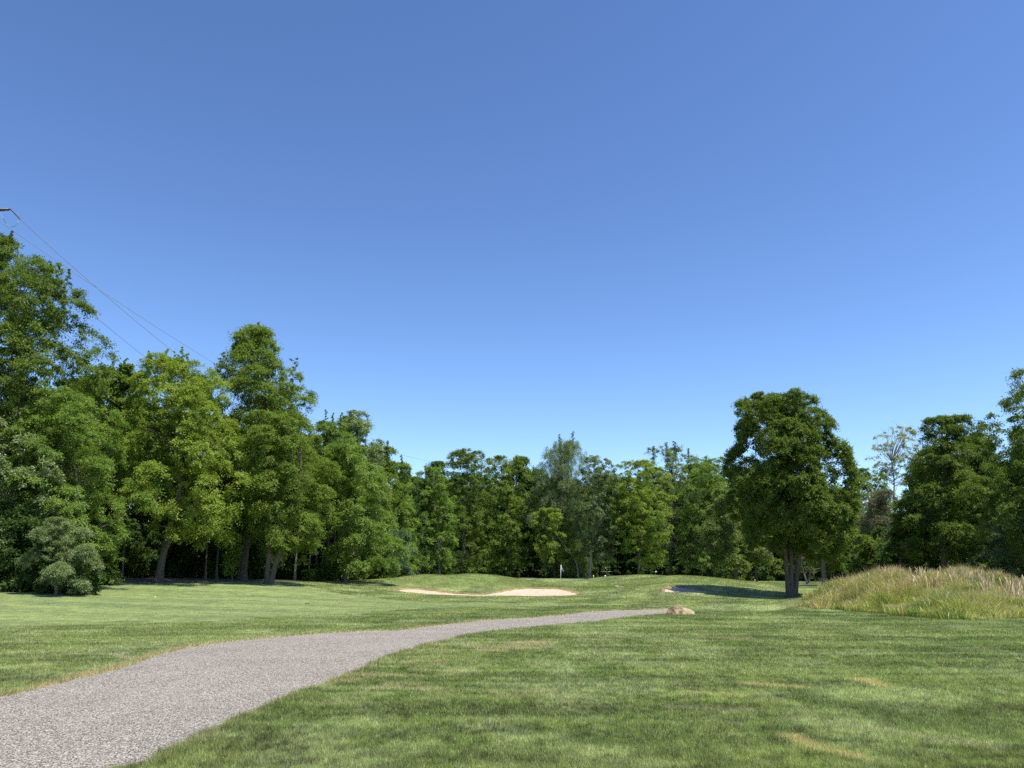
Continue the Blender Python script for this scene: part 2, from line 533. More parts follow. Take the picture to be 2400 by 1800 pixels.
def lawn_tint(X, Y):
    sdp = interp_grid(SDP, X, Y)
    sdf = interp_grid(SDF, X, Y)
    sdb = interp_grid(SDB, X, Y)
    one = np.ones(X.shape + (1,))
    c = C_ROUGH * one
    n1 = fbm(X / 3.2, Y / 4.4, 21, 4)
    n2 = fbm(X / 0.9, Y / 1.5, 33, 4)
    n3 = fbm(X / 7.0 + Y / 30, Y / 7.0, 40, 4)
    n5 = fbm(X / 1.3 + 17, Y / 2.2, 47, 4)
    c = mix(c, C_DEEP, sstep(0.47, 0.64, n1) * 0.6)
    c = mix(c, C_DEEP, sstep(0.52, 0.64, n5) * 0.6)
    c = mix(c, C_PALE, sstep(0.48, 0.66, n2) * 0.65)
    # streaky texture left by the mower and by the lie of the grass
    th = 0.46 * sstep(44, 52, Y) * sstep(-30, -12, X)
    uu_ = X * np.cos(th) - (Y - 50) * np.sin(th)
    vv_ = X * np.sin(th) + (Y - 50) * np.cos(th)
    s1 = fbm(uu_ / 2.4, vv_ / 0.30, 301, 4) - 0.5
    s2 = fbm(uu_ / 0.5, vv_ / 0.10, 311, 3) - 0.5
    s3 = fbm(X / 0.09, Y / 0.14, 321, 2) - 0.5
    c = c * (1 + 0.95 * s1 + 0.55 * s2 * (1 - 0.6 * sstep(25, 45, Y)) + 1.3 * s3 * (1 - sstep(14, 30, Y)))[..., None]
    c = mix(c, C_PALE, sstep(0.08, 0.28, s1) * 0.45)
    bandx = np.sin((Y + 0.07 * X + 0.9 * n3) * 2 * math.pi / 2.7)
    c = c * (1 + 0.09 * np.tanh(bandx * 1.2) * (1 - sstep(32, 40, Y)))[..., None]
    # mowing passes: bands that run obliquely and swap between light and dark
    band = np.sin((X * 0.95 - Y * 0.30 + 2.5 * n3) * 2 * math.pi / 3.9)
    c = c * (1 + 0.15 * np.tanh(band * 2.0) * sstep(20, 40, Y))[..., None]
    # dry spots of the foreground on the right of the path
    dry = sstep(0.56, 0.70, fbm(X / 1.1 + Y * 0.25 + 3.1, Y / 0.8, 57, 5)) * sstep(0.46, 0.60, n3) * (1 - sstep(16, 26, Y)) * (1 - 0.8 * sstep(1.5, 5, -X))
    c = mix(c, C_DRY, dry * 0.8)
    c = mix(c, C_DRY, sstep(0.58, 0.68, fbm(X / 0.8, Y / 0.5, 77, 4)) * 0.6 * (X > -3) * (1 - sstep(12, 20, Y)) * sstep(0.45, 0.6, n3))
    for poly_, wd, st_, col_ in MARKS:
        lo_, hi_ = poly_.min(0) - 1, poly_.max(0) + 1
        mk = (X > lo_[0]) & (X < hi_[0]) & (Y > lo_[1]) & (Y < hi_[1])
        if mk.any():
            Pm = np.stack([X[mk], Y[mk]], 1)
            dm = np.full(len(Pm), 9.0)
            for a_, b_ in zip(poly_[:-1], poly_[1:]):
                e_ = b_ - a_
                t_ = np.clip(((Pm - a_) @ e_) / (e_ @ e_), 0, 1)
                dm = np.minimum(dm, np.hypot(*(Pm - a_ - t_[:, None] * e_).T))
            wgt = np.zeros(X.shape)
            wgt[mk] = (1 - sstep(0.3 * wd, 1.2 * wd, dm + wd * 1.6 * (n2[mk] - 0.5))) * st_
            c = mix(c, col_, wgt)
    # fairway cut
    f = sstep(-0.12, 0.12, sdf + 0.5 * (n2 - 0.5))
    ft = mix(C_FAIR * one, C_FAIR2, sstep(0.42, 0.62, fbm(X / 9, Y / 1.1, 91, 4)) * 0.75)
    ft = ft * (1 + 0.07 * np.tanh(2 * np.sin((Y + 0.22 * X) * 2 * math.pi / 4.6)))[..., None]
    c = mix(c, ft, f)
    # putting green
    g = 1 - sstep(0.92, 1.0, np.hypot((X - GREEN_C[0]) / GREEN_R[0], (Y - GREEN_C[1]) / GREEN_R[1]))
    c = mix(c, C_GREEN * one, g)
    # slopes of the mounds: lusher grass over the bunkers
    lush = sstep(62, 66, Y) * (1 - sstep(74, 80, Y)) * (1 - sstep(18, 22, X)) * sstep(-12, -8, X)
    c = mix(c, np.array([0.115, 0.155, 0.022]) * (0.8 + 0.6 * n2[..., None]), lush * 0.75)
    # trodden dry rim along the path, brown rim above the sand
    rim = sstep(-0.28, -0.02, sdp + 0.35 * (n2 - 0.5)) * (0.25 + 0.75 * sstep(0.35, 0.6, n5))
    right_ = X > np.interp(Y, PATH_MID[:, 1], PATH_MID[:, 0])
    rim = rim * np.where(right_, 0.30, 1.0)
    c = mix(c, C_DRY * np.array([0.95, 0.85, 0.8]), rim * 0.75)
    c = mix(c, np.array([0.22, 0.16, 0.07]) * one, sstep(-0.5, -0.05, sdb) * 0.8)
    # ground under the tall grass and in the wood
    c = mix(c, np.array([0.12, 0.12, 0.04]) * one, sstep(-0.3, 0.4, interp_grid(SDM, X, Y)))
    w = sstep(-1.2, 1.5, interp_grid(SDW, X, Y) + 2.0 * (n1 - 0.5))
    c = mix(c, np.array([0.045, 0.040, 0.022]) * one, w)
    return c


# ------------------------------------------------------------------ materials
def new_mat(name):
    m = bpy.data.materials.new(name)
    m.use_nodes = True
    nt = m.node_tree
    nt.nodes.clear()
    out = nt.nodes.new('ShaderNodeOutputMaterial')
    return m, nt, out


def N(nt, t, **kw):
    n = nt.nodes.new(t)
    for k, v in kw.items():
        if k in n.inputs:
            n.inputs[k].default_value = v
        else:
            setattr(n, k, v)
    return n


def noise(nt, scale, detail=4, vec=None, rough=0.6):
    n = nt.nodes.new('ShaderNodeTexNoise')
    n.inputs['Scale'].default_value = scale
    n.inputs['Detail'].default_value = detail
    n.inputs['Roughness'].default_value = rough
    if vec is not None:
        nt.links.new(vec, n.inputs['Vector'])
    return n


def ramp(nt, src, stops):
    r = nt.nodes.new('ShaderNodeValToRGB')
    el = r.color_ramp.elements
    while len(el) < len(stops):
        el.new(0.5)
    for e, (p, c) in zip(el, stops):
        e.position = p
        e.color = (*c, 1) if len(c) == 3 else c
    nt.links.new(src, r.inputs['Fac'])
    return r


def mixc(nt, a, b, fac, mode='MIX'):
    m = nt.nodes.new('ShaderNodeMix')
    m.data_type = 'RGBA'
    m.blend_type = mode
    for s, i in ((fac, 0), (a, 6), (b, 7)):
        if isinstance(s, (int, float)):
            m.inputs[i].default_value = s
        elif isinstance(s, tuple):
            m.inputs[i].default_value = (*s, 1)
        else:
            nt.links.new(s, m.inputs[i])
    return m.outputs[2]


def simple(name, col, rough=0.6, var=0.15, scale=8.0, bump=0.0, spec=0.3, metal=0.0):
    m, nt, out = new_mat(name)
    tc = N(nt, 'ShaderNodeTexCoord')
    n = noise(nt, scale, 5, tc.outputs['Object'])
    r = ramp(nt, n.outputs['Fac'], [(0.25, tuple(c * (1 - var) for c in col)), (0.75, tuple(min(1, c * (1 + var)) for c in col))])
    b = N(nt, 'ShaderNodeBsdfPrincipled', Roughness=rough, Metallic=metal)
    b.inputs['Specular IOR Level'].default_value = spec
    nt.links.new(r.outputs[0], b.inputs['Base Color'])
    if bump:
        bp = N(nt, 'ShaderNodeBump', Strength=bump, Distance=0.05)
        nt.links.new(n.outputs['Fac'], bp.inputs['Height'])
        nt.links.new(bp.outputs[0], b.inputs['Normal'])
    nt.links.new(b.outputs[0], out.inputs[0])
    return m


def ground_mat():
    m, nt, out = new_mat('turf')
    at_ = N(nt, 'ShaderNodeAttribute', attribute_name='tint')
    tc = N(nt, 'ShaderNodeTexCoord')
    fine = noise(nt, 14, 5, tc.outputs['Object'], 0.75)
    mid = noise(nt, 1.5, 6, tc.outputs['Object'], 0.7)
    f = ramp(nt, fine.outputs['Fac'], [(0.30, (0.55, 0.55, 0.52)), (0.70, (1.30, 1.26, 1.22))])
    g = ramp(nt, mid.outputs['Fac'], [(0.34, (0.58, 0.64, 0.55)), (0.66, (1.38, 1.33, 1.30))])
    c = mixc(nt, at_.outputs['Color'], f.outputs[0], 1.0, 'MULTIPLY')
    c = mixc(nt, c, g.outputs[0], 1.0, 'MULTIPLY')
    b = N(nt, 'ShaderNodeBsdfPrincipled', Roughness=0.85)
    b.inputs['Specular IOR Level'].default_value = 0.15
    b.inputs['Sheen Weight'].default_value = 0.15
    nt.links.new(c, b.inputs['Base Color'])
    bp = N(nt, 'ShaderNodeBump', Strength=0.9, Distance=0.05)
    nt.links.new(fine.outputs['Fac'], bp.inputs['Height'])
    bp2 = N(nt, 'ShaderNodeBump', Strength=0.5, Distance=0.12)
    nt.links.new(mid.outputs['Fac'], bp2.inputs['Height'])
    nt.links.new(bp.outputs[0], bp2.inputs['Normal'])
    nt.links.new(bp2.outputs[0], b.inputs['Normal'])
    nt.links.new(b.outputs[0], out.inputs[0])
    return m


def blade_mat(name='grass_blade', trans=0.25):
    m, nt, out = new_mat(name)
    a = N(nt, 'ShaderNodeAttribute', attribute_name='tint')
    b = N(nt, 'ShaderNodeBsdfPrincipled', Roughness=0.45)
    b.inputs['Specular IOR Level'].default_value = 0.35
    nt.links.new(a.outputs['Color'], b.inputs['Base Color'])
    t = N(nt, 'ShaderNodeBsdfTranslucent')
    tcx = mixc(nt, a.outputs['Color'], (1.25, 1.35, 0.7), 1.0, 'MULTIPLY')
    nt.links.new(tcx, t.inputs['Color'])
    mx = N(nt, 'ShaderNodeMixShader')
    mx.inputs[0].default_value = trans
    nt.links.new(b.outputs[0], mx.inputs[1])
    nt.links.new(t.outputs[0], mx.inputs[2])
    nt.links.new(mx.outputs[0], out.inputs[0])
    return m


def leaf_mat(name, a, b, trans=0.36, rough=0.55, spec=0.13):
    a, b = tuple(k * m for k, m in zip(a, (1.30, 1.38, 1.45))), tuple(k * m for k, m in zip(b, (1.55, 1.62, 1.75)))
    """a, b: two greens of the leaf; the crown drifts between them, each leaf a little off"""
    m, nt, out = new_mat(name)
    at_ = N(nt, 'ShaderNodeAttribute', attribute_name='rnd')
    geo = N(nt, 'ShaderNodeNewGeometry')
    n = noise(nt, 0.55, 3, geo.outputs['Position'])
    ad = N(nt, 'ShaderNodeMath', operation='MULTIPLY_ADD')
    nt.links.new(at_.outputs['Fac'], ad.inputs[0])
    ad.inputs[1].default_value = 0.55
    sc = N(nt, 'ShaderNodeMath', operation='MULTIPLY_ADD')
    nt.links.new(n.outputs['Fac'], sc.inputs[0])
    sc.inputs[1].default_value = 1.6
    sc.inputs[2].default_value = -0.62
    nt.links.new(sc.outputs[0], ad.inputs[2])
    r = ramp(nt, ad.outputs[0], [(0.0, a), (0.95, b)])
    p = N(nt, 'ShaderNodeBsdfPrincipled', Roughness=rough)
    p.inputs['Specular IOR Level'].default_value = spec
    nt.links.new(r.outputs[0], p.inputs['Base Color'])
    t = N(nt, 'ShaderNodeBsdfTranslucent')
    tcx = mixc(nt, r.outputs[0], (1.35, 1.5, 0.55), 1.0, 'MULTIPLY')
    nt.links.new(tcx, t.inputs['Color'])
    mx = N(nt, 'ShaderNodeMixShader')
    mx.inputs[0].default_value = trans
    nt.links.new(p.outputs[0], mx.inputs[1])
    nt.links.new(t.outputs[0], mx.inputs[2])
    nt.links.new(mx.outputs[0], out.inputs[0])
    return m


def bark_mat(name, a, b):
    m, nt, out = new_mat(name)
    tc = N(nt, 'ShaderNodeTexCoord')
    mp = N(nt, 'ShaderNodeMapping')
    mp.inputs['Scale'].default_value = (9, 9, 1.2)
    nt.links.new(tc.outputs['Object'], mp.inputs['Vector'])
    n = noise(nt, 1.5, 8, mp.outputs[0], 0.7)
    r = ramp(nt, n.outputs['Fac'], [(0.3, a), (0.7, b)])
    p = N(nt, 'ShaderNodeBsdfPrincipled', Roughness=0.9)
    p.inputs['Specular IOR Level'].default_value = 0.1
    nt.links.new(r.outputs[0], p.inputs['Base Color'])
    bp = N(nt, 'ShaderNodeBump', Strength=0.8, Distance=0.06)
    nt.links.new(n.outputs['Fac'], bp.inputs['Height'])
    nt.links.new(bp.outputs[0], p.inputs['Normal'])
    nt.links.new(p.outputs[0], out.inputs[0])
    return m


def path_mat():
    m, nt, out = new_mat('chip_sealed_asphalt')
    tc = N(nt, 'ShaderNodeTexCoord')
    v = N(nt, 'ShaderNodeTexVoronoi')
    v.inputs['Scale'].default_value = 88
    nt.links.new(tc.outputs['Object'], v.inputs['Vector'])
    n = noise(nt, 38, 6, tc.outputs['Object'], 0.8)
    n2 = noise(nt, 0.55, 6, tc.outputs['Object'], 0.7)
    sep = N(nt, 'ShaderNodeSeparateColor')
    nt.links.new(v.outputs['Color'], sep.inputs[0])
    r = ramp(nt, sep.outputs[0], [(0.0, (0.05, 0.048, 0.048)), (0.35, (0.19, 0.178, 0.17)), (0.65, (0.37, 0.345, 0.318)), (1.0, (0.76, 0.71, 0.645))])
    r2 = ramp(nt, n.outputs['Fac'], [(0.3, (0.72, 0.72, 0.74)), (0.7, (1.25, 1.24, 1.22))])
    r3 = ramp(nt, n2.outputs['Fac'], [(0.3, (0.62, 0.60, 0.55)), (0.7, (0.80, 0.775, 0.71))])
    c = mixc(nt, r.outputs[0], r2.outputs[0], 1.0, 'MULTIPLY')
    c = mixc(nt, c, r3.outputs[0], 1.0, 'MULTIPLY')
    p = N(nt, 'ShaderNodeBsdfPrincipled', Roughness=0.9)
    p.inputs['Specular IOR Level'].default_value = 0.15
    nt.links.new(c, p.inputs['Base Color'])
    bp = N(nt, 'ShaderNodeBump', Strength=0.8, Distance=0.012)
    nt.links.new(v.outputs['Distance'], bp.inputs['Height'])
    nt.links.new(bp.outputs[0], p.inputs['Normal'])
    nt.links.new(p.outputs[0], out.inputs[0])
    return m


def sand_mat():
    m, nt, out = new_mat('bunker_sand')
    tc = N(nt, 'ShaderNodeTexCoord')
    n = noise(nt, 2.2, 7, tc.outputs['Object'], 0.75)
    r = ramp(nt, n.outputs['Fac'], [(0.3, (0.34, 0.265, 0.190)), (0.7, (0.54, 0.435, 0.325))])
    p = N(nt, 'ShaderNodeBsdfPrincipled', Roughness=0.95)
    p.inputs['Specular IOR Level'].default_value = 0.05
    nt.links.new(r.outputs[0], p.inputs['Base Color'])
    bp = N(nt, 'ShaderNodeBump', Strength=1.0, Distance=0.10)
    nt.links.new(n.outputs['Fac'], bp.inputs['Height'])
    nt.links.new(bp.outputs[0], p.inputs['Normal'])
    nt.links.new(p.outputs[0], out.inputs[0])
    return m


M = {
    'turf': ground_mat(), 'blade': blade_mat(), 'path': path_mat(), 'sand': sand_mat(),
    'oak': leaf_mat('leaf_deep', (0.050, 0.076, 0.012), (0.110, 0.142, 0.028)),
    'maple': leaf_mat('leaf_yellow_green', (0.095, 0.128, 0.016), (0.200, 0.235, 0.042)),
    'mid': leaf_mat('leaf_mid', (0.068, 0.098, 0.014), (0.140, 0.178, 0.034)),
    'beech': leaf_mat('leaf_fresh', (0.072, 0.112, 0.018), (0.150, 0.200, 0.042)),
    'silver': leaf_mat('leaf_grey_green', (0.082, 0.108, 0.034), (0.160, 0.195, 0.074), 0.26, 0.45, 0.35),
    'willow': leaf_mat('leaf_olive_grey', (0.070, 0.095, 0.038), (0.145, 0.175, 0.080)),
    'olive': leaf_mat('leaf_olive', (0.080, 0.105, 0.028), (0.150, 0.175, 0.055)),
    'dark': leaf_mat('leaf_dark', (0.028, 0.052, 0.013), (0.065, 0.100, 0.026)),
    'pine': leaf_mat('needles', (0.050, 0.085, 0.035), (0.110, 0.155, 0.070), 0.1),
    'rust': leaf_mat('leaf_rusty', (0.090, 0.082, 0.042), (0.150, 0.145, 0.080)),
    'sparse': leaf_mat('leaf_pale_yellow', (0.150, 0.165, 0.045), (0.240, 0.240, 0.090)),
    'bark': bark_mat('bark_brown', (0.055, 0.045, 0.036), (0.17, 0.145, 0.12)),
    'bark_pale': bark_mat('bark_pale', (0.15, 0.13, 0.11), (0.36, 0.33, 0.29)),
    'bark_grey': bark_mat('bark_grey', (0.09, 0.08, 0.07), (0.24, 0.215, 0.19)),
    'steel': simple('weathered_steel', (0.06, 0.055, 0.055), 0.5, 0.2, 3.0, metal=0.3),
    'wire': simple('aluminium_wire', (0.26, 0.29, 0.36), 0.5, 0.1, 1.0),
    'ins': simple('insulator', (0.16, 0.13, 0.13), 0.4, 0.2, 5.0),
    'white': simple('white_paint', (0.80, 0.79, 0.75), 0.5, 0.04, 3.0),
    'flag': simple('flag_cloth', (0.36, 0.42, 0.50), 0.8, 0.1, 3.0),
    'black': simple('black_plastic', (0.025, 0.025, 0.028), 0.5, 0.2, 5.0),
    'seat': simple('seat_vinyl', (0.20, 0.18, 0.15), 0.6, 0.1, 5.0),
    'roof': simple('cart_roof', (0.30, 0.30, 0.30), 0.5, 0.1, 3.0),
    'body': simple('cart_body', (0.05, 0.06, 0.07), 0.3, 0.1, 3.0, spec=0.5),
    'tyre': simple('tyre_rubber', (0.03, 0.03, 0.03), 0.9, 0.2, 9.0),
}

# ------------------------------------------------------------------ ground sheet
nyg, nxg = GX.shape
V = np.stack([GX.ravel(), GY.ravel(), GZ.ravel()], 1)
ii = np.arange(nyg - 1)[:, None] * nxg + np.arange(nxg - 1)[None]
Fq = np.stack([ii, ii + 1, ii + nxg + 1, ii + nxg], -1).reshape(-1, 4)
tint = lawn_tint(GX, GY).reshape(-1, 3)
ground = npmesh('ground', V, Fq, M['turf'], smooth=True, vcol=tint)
tag(ground, kind='structure')


def drape_strip(name, A, B, m, mat, lift):
    t = np.linspace(0, 1, m)
    P = A[:, None, :] * (1 - t[None, :, None]) + B[:, None, :] * t[None, :, None]
    z = interp_grid(GZ_S, P[..., 0], P[..., 1]) + lift
    v = np.concatenate([P, z[..., None]], -1).reshape(-1, 3)
    n = len(A)
    i = np.arange(n - 1)[:, None] * m + np.arange(m - 1)[None]
    f = np.stack([i, i + 1, i + m + 1, i + m], -1).reshape(-1, 4)
    return npmesh(name, v, f, mat, smooth=True)


path = drape_strip('path', pn, pf, 14, M['path'], -0.006)
tag(path, kind='structure')


def sand_sheet(poly, depth_edge, seed):
    """sand that dips from the rim to the floor of the hollow"""
    c = poly.mean(0)
    lo, hi = poly.min(0) - 0.4, poly.max(0) + 0.4
    xs = np.arange(lo[0], hi[0], 0.2)
    ys = np.arange(lo[1], hi[1], 0.2)
    X, Y = np.meshgrid(xs, ys)
    P = np.stack([X.ravel(), Y.ravel()], 1)
    sd = poly_sd(P, poly).reshape(X.shape)
    z = interp_grid(GZ_S, X, Y) - depth_edge - 0.08 * sstep(0, 1.2, sd) + (fbm(X / 0.7, Y / 0.7, seed, 3) - 0.5) * 0.09
    keep = sd > -0.12
    idx = -np.ones(X.size, dtype=int)
    ny, nx = X.shape
    i = np.arange(ny - 1)[:, None] * nx + np.arange(nx - 1)[None]
    f = np.stack([i, i + 1, i + nx + 1, i + nx], -1).reshape(-1, 4)
    k = keep.ravel()
    f = f[k[f].all(1)]
    used = np.unique(f)
    idx[used] = np.arange(len(used))
    v = np.stack([X.ravel(), Y.ravel(), z.ravel()], 1)[used]
    return v, idx[f]


for poly, seed in ((B1, 3), (B2, 5)):
    v, f = sand_sheet(poly, 0.10, seed)
    o = npmesh('bunker_sand', v, f, M['sand'], smooth=True)
    tag(o, kind='structure')
P = zone([(1326, 1264.5), (1352, 1270.5)], 60, 90)
v, f = sand_sheet(B3, -0.02, 9) if (np.ptp(B3[:, 0]) > 0.3) else (None, None)
if v is not None and len(f):
    tag(npmesh('bunker_sand', v, f, M['sand'], smooth=True), kind='structure')


def far_path(pts, width, D0):
    P = np.array(pts, dtype=float)
    T = np.gradient(P, axis=0)
    T /= np.hypot(*T.T)[:, None]
    Nn = np.stack([-T[:, 1], T[:, 0]], 1) * width / 2
    o = drape_strip('path', P + Nn, P - Nn, 4, M['path'], 0.03)
    tag(o, kind='structure')


far_path([(at(1195, 1250, 142)[0], 142.5), (at(1225, 1250, 142)[0], 142), (at(1250, 1250, 142)[0], 142.5), (at(1290, 1250, 142)[0], 144)], 2.4, 142)
far_path([(at(822, 1250, 82)[0], 80), (at(838, 1250, 80)[0], 81), (at(850, 1250, 80)[0], 83)], 1.6, 80)
far_path([(at(1705, 1268, 80)[0], 79), (at(1730, 1268, 76)[0], 75.5), (at(1760, 1268, 72)[0], 72.5), (at(1800, 1270, 68)[0], 68)], 2.0, 76)

# ------------------------------------------------------------------ mown grass (real blades)
rng = np.random.default_rng(7)


def blades(X, Y, Z, h, w, tint, rs, lean=0.55, bias=(0.0, 0.0)):
    n = len(X)
    az = rs.uniform(0, 2 * math.pi, n)
    tl = np.abs(rs.normal(0, lean, n)) + 0.12
    dx = np.cos(az) * tl + bias[0]
    dy = np.sin(az) * tl + bias[1]
    fa = rs.uniform(0, math.pi, n)
    sx, sy = np.cos(fa) * w / 2, np.sin(fa) * w / 2
    L = np.sqrt(1 + dx * dx + dy * dy)
    b0 = np.stack([X - sx, Y - sy, Z - 0.004], 1)
    b1 = np.stack([X + sx, Y + sy, Z - 0.004], 1)
    tp = np.stack([X + dx / L * h, Y + dy / L * h, Z + h / L], 1)
    v = np.stack([b0, b1, tp], 1).reshape(-1, 3)
    f = np.arange(3 * n).reshape(-1, 3)
    return v, f, np.repeat(tint, 3, 0)


NB = 2700000
lnD = rng.uniform(math.log(6.3), math.log(98.0), NB)
D = np.exp(lnD)
half = 0.76
U = rng.uniform(-half, half, NB)
X = U * D
Y = D
z = hz(X, Y)
# drop what hides in path, sand, tall grass, wood
sdp = interp_grid(SDP, X, Y)
n_edge = fbm(X * 4, Y * 4, 61, 2)
keep = (sdp < 0.05 - 0.16 * n_edge + 0.10 * rng.random(NB)) & (interp_grid(SDB, X, Y) < -0.02) & (interp_grid(SDW, X, Y) < 0.3)
sdf = interp_grid(SDF, X, Y)
fairm = sdf > (-0.05)
keep &= ~(fairm & (rng.random(NB) < 0.45))
X, Y, z, sdp, fairm = X[keep], Y[keep], z[keep], sdp[keep], fairm[keep]
D = Y
tn = lawn_tint(X, Y)
k = fbm(X / 0.35, Y / 0.35, 71, 2)
h = np.where(fairm, 0.014, 0.040) * rng.uniform(0.6, 1.35, len(X)) * (0.75 + 0.5 * k)
h *= 1 + 0.75 * sstep(-0.35, -0.02, sdp) * (~fairm)
h = np.maximum(h, np.where(fairm, 0.0002, 0.0004) * D)
w = np.maximum(0.0045, 0.00062 * D) * rng.uniform(0.7, 1.3, len(X))
jitc = rng.normal(1.0, 0.20, (len(X), 1)) * (1 + rng.normal(0, 0.05, (len(X), 3)))
straw = rng.random(len(X)) < 0.05 + 0.12 * sstep(-0.4, 0, sdp) * np.where(X > np.interp(Y, PATH_MID[:, 1], PATH_MID[:, 0]), 0.3, 1)
tn = tn * np.clip(jitc, 0.4, 1.9)
tn = np.maximum(tn, 0.01)
tn[straw] = np.array([0.36, 0.32, 0.17]) * np.clip(rng.normal(1, .2, (straw.sum(), 1)), .5, 1.5)
bnd = np.tanh(2 * np.sin((Y + 0.07 * X) * 2 * math.pi / 2.7))
v, f, c = blades(X, Y, z, h, w, tn * 1.15, rng, bias=(0.16 * bnd, 0.07 * bnd))
grass = npmesh('grass', v, f, M['blade'], vcol=c)
tag(grass, 'short mown green grass of the lawn with pale and dry patches', 'grass', kind='stuff')

# ------------------------------------------------------------------ tall fescue on the mound
rs = np.random.default_rng(19)
lo, hi = FESC.min(0), FESC.max(0)
n0 = 420000
Xc = rs.uniform(lo[0] - 1, hi[0] + 1, n0)
Yc = rs.uniform(lo[1] - 1, hi[1] + 1, n0)
sd = poly_sd(np.stack([Xc, Yc], 1), FESC)
keep = sd > -0.15 + 0.35 * (fbm(Xc * 1.5, Yc * 1.5, 4, 2) - 0.5)
# the far, hidden slope needs fewer blades
keep &= (Yc < 38.5) | (rs.random(n0) < 0.5)
Xc, Yc, sd = Xc[keep], Yc[keep], sd[keep]
n = len(Xc)
zc = hz(Xc, Yc)
nn = fbm(Xc / 1.6, Yc / 1.6, 88, 3)
n4 = fbm(Xc / 0.6, Yc / 0.6, 101, 3)
h = (0.22 + 0.60 * sstep(0.3, 0.7, nn)) * (0.45 + 0.55 * sstep(-0.1, 1.3, sd)) * rs.uniform(0.5, 1.05, n)
crest_ = sstep(32.2, 34.5, Yc)
seed = rs.random(n) < 0.06 + 0.16 * sstep(0.5, 0.7, n4) + 0.13 * crest_
h[seed] *= 1.25
w = np.where(seed, 0.016, 0.018) * rs.uniform(0.7, 1.4, n)
g1, g2, g3 = np.array([0.300, 0.320, 0.075]), np.array([0.150, 0.215, 0.035]), np.array([0.38, 0.28, 0.15])
t = g1 * np.ones((n, 1))
t = mix(t, g2, sstep(0.43, 0.58, fbm(Xc / 0.9 + 5, Yc / 0.9, 131, 3)) * 0.9)
t = mix(t, np.array([0.46, 0.42, 0.17]), sstep(0.52, 0.68, fbm(Xc / 1.7 + 9, Yc / 1.7, 151, 3)) * 0.6)
t[seed] = g3 * np.clip(rs.normal(1, 0.2, (seed.sum(), 1)), 0.5, 1.6)
t *= 1.30 * np.clip(rs.normal(1, 0.18, (n, 1)), 0.5, 1.6)
# three-point bent blades
az = rs.uniform(0, 2 * math.pi, n)
tl = np.abs(rs.normal(0, 0.38, n)) + 0.08
wx = 0.12 + 0.3 * (fbm(Xc / 2.2, Yc / 2.2, 171, 2) - 0.5)
dx, dy = np.cos(az) * tl + wx, np.sin(az) * tl
fa = rs.uniform(0, math.pi, n)
sx, sy = np.cos(fa) * w / 2, np.sin(fa) * w / 2
b0 = np.stack([Xc - sx, Yc - sy, zc - 0.02], 1)
b1 = np.stack([Xc + sx, Yc + sy, zc - 0.02], 1)
m1 = np.stack([Xc + dx * h * .35 + sx * .8, Yc + dy * h * .35 + sy * .8, zc + h * .6], 1)
m0 = np.stack([Xc + dx * h * .35 - sx * .8, Yc + dy * h * .35 - sy * .8, zc + h * .6], 1)
tp = np.stack([Xc + dx * h, Yc + dy * h, zc + h * (1 - 0.15 * np.minimum(1, tl))], 1)
v = np.stack([b0, b1, m1, m0, tp], 1).reshape(-1, 3)
i5 = np.arange(n)[:, None] * 5
fq = i5 + np.array([[0, 1, 2, 3]])
ft = i5 + np.array([[3, 2, 4]])
tall = npmesh('tall_grass', v, [fq, ft], M['blade'], vcol=np.repeat(t, 5, 0))
tag(tall, 'unmown yellow-green tall grass with brown seed heads on the right mound', 'tall grass', kind='stuff')

# reed-like straw plumes standing out of the mound crest
pl_v, pl_f, pl_c, cnt = [], [], [], 0
nP = 300
spots = []
for _ in range(nP):
    if rs.random() < 0.55:
        px = rs.normal(2000, 35) if rs.random() < .4 else rs.normal(2085, 20)
    else:
        px = rs.uniform(1880, 2215)
    Dp = rs.uniform(33.5, 37.5)
    a, _ = ray(px, 1245)
    spots.append((a * Dp, Dp))
for px0, ww, cnt0 in ((2195, 12, 90), (2130, 8, 30)):
    for _ in range(cnt0):
        Dp = rs.uniform(31, 34)
        a, _ = ray(rs.normal(px0, ww), 1262)
        spots.append((a * Dp, Dp))
spots = np.array(spots)
n = len(spots)
zc = hz(spots[:, 0], spots[:, 1])
h = rs.uniform(0.45, 0.82, n)
az = rs.uniform(0, 2 * math.pi, n)
tl = np.abs(rs.normal(0, 0.22, n))
dx, dy = np.cos(az) * tl + 0.1, np.sin(az) * tl
w = 0.010
b0 = np.stack([spots[:, 0] - w, spots[:, 1], zc], 1)
b1 = np.stack([spots[:, 0] + w, spots[:, 1], zc], 1)
m0 = np.stack([spots[:, 0] + dx * h * .6 - w * 1.1, spots[:, 1] + dy * h * .6, zc + h * .7], 1)
m1 = np.stack([spots[:, 0] + dx * h * .6 + w * 1.1, spots[:, 1] + dy * h * .6, zc + h * .7], 1)
e0 = np.stack([spots[:, 0] + dx * h * .8 - w * 2.2, spots[:, 1] + dy * h * .8, zc + h * .85], 1)
e1 = np.stack([spots[:, 0] + dx * h * .8 + w * 2.2, spots[:, 1] + dy * h * .8, zc + h * .85], 1)
tp = np.stack([spots[:, 0] + dx * h * 1.15, spots[:, 1] + dy * h * 1.15, zc + h], 1)
v = np.stack([b0, b1, m1, m0, e1, e0, tp], 1).reshape(-1, 3)
i7 = np.arange(n)[:, None] * 7
fq = np.concatenate([i7 + np.array([[0, 1, 2, 3]]), i7 + np.array([[3, 2, 4, 5]])])
ft = i7 + np.array([[5, 4, 6]])
cc = np.repeat(np.array([0.48, 0.37, 0.22]) * np.clip(rs.normal(1, .2, (n, 1)), .5, 1.5), 7, 0)
plumes = npmesh('dry_reeds', v, [fq, ft], M['blade'], vcol=cc)
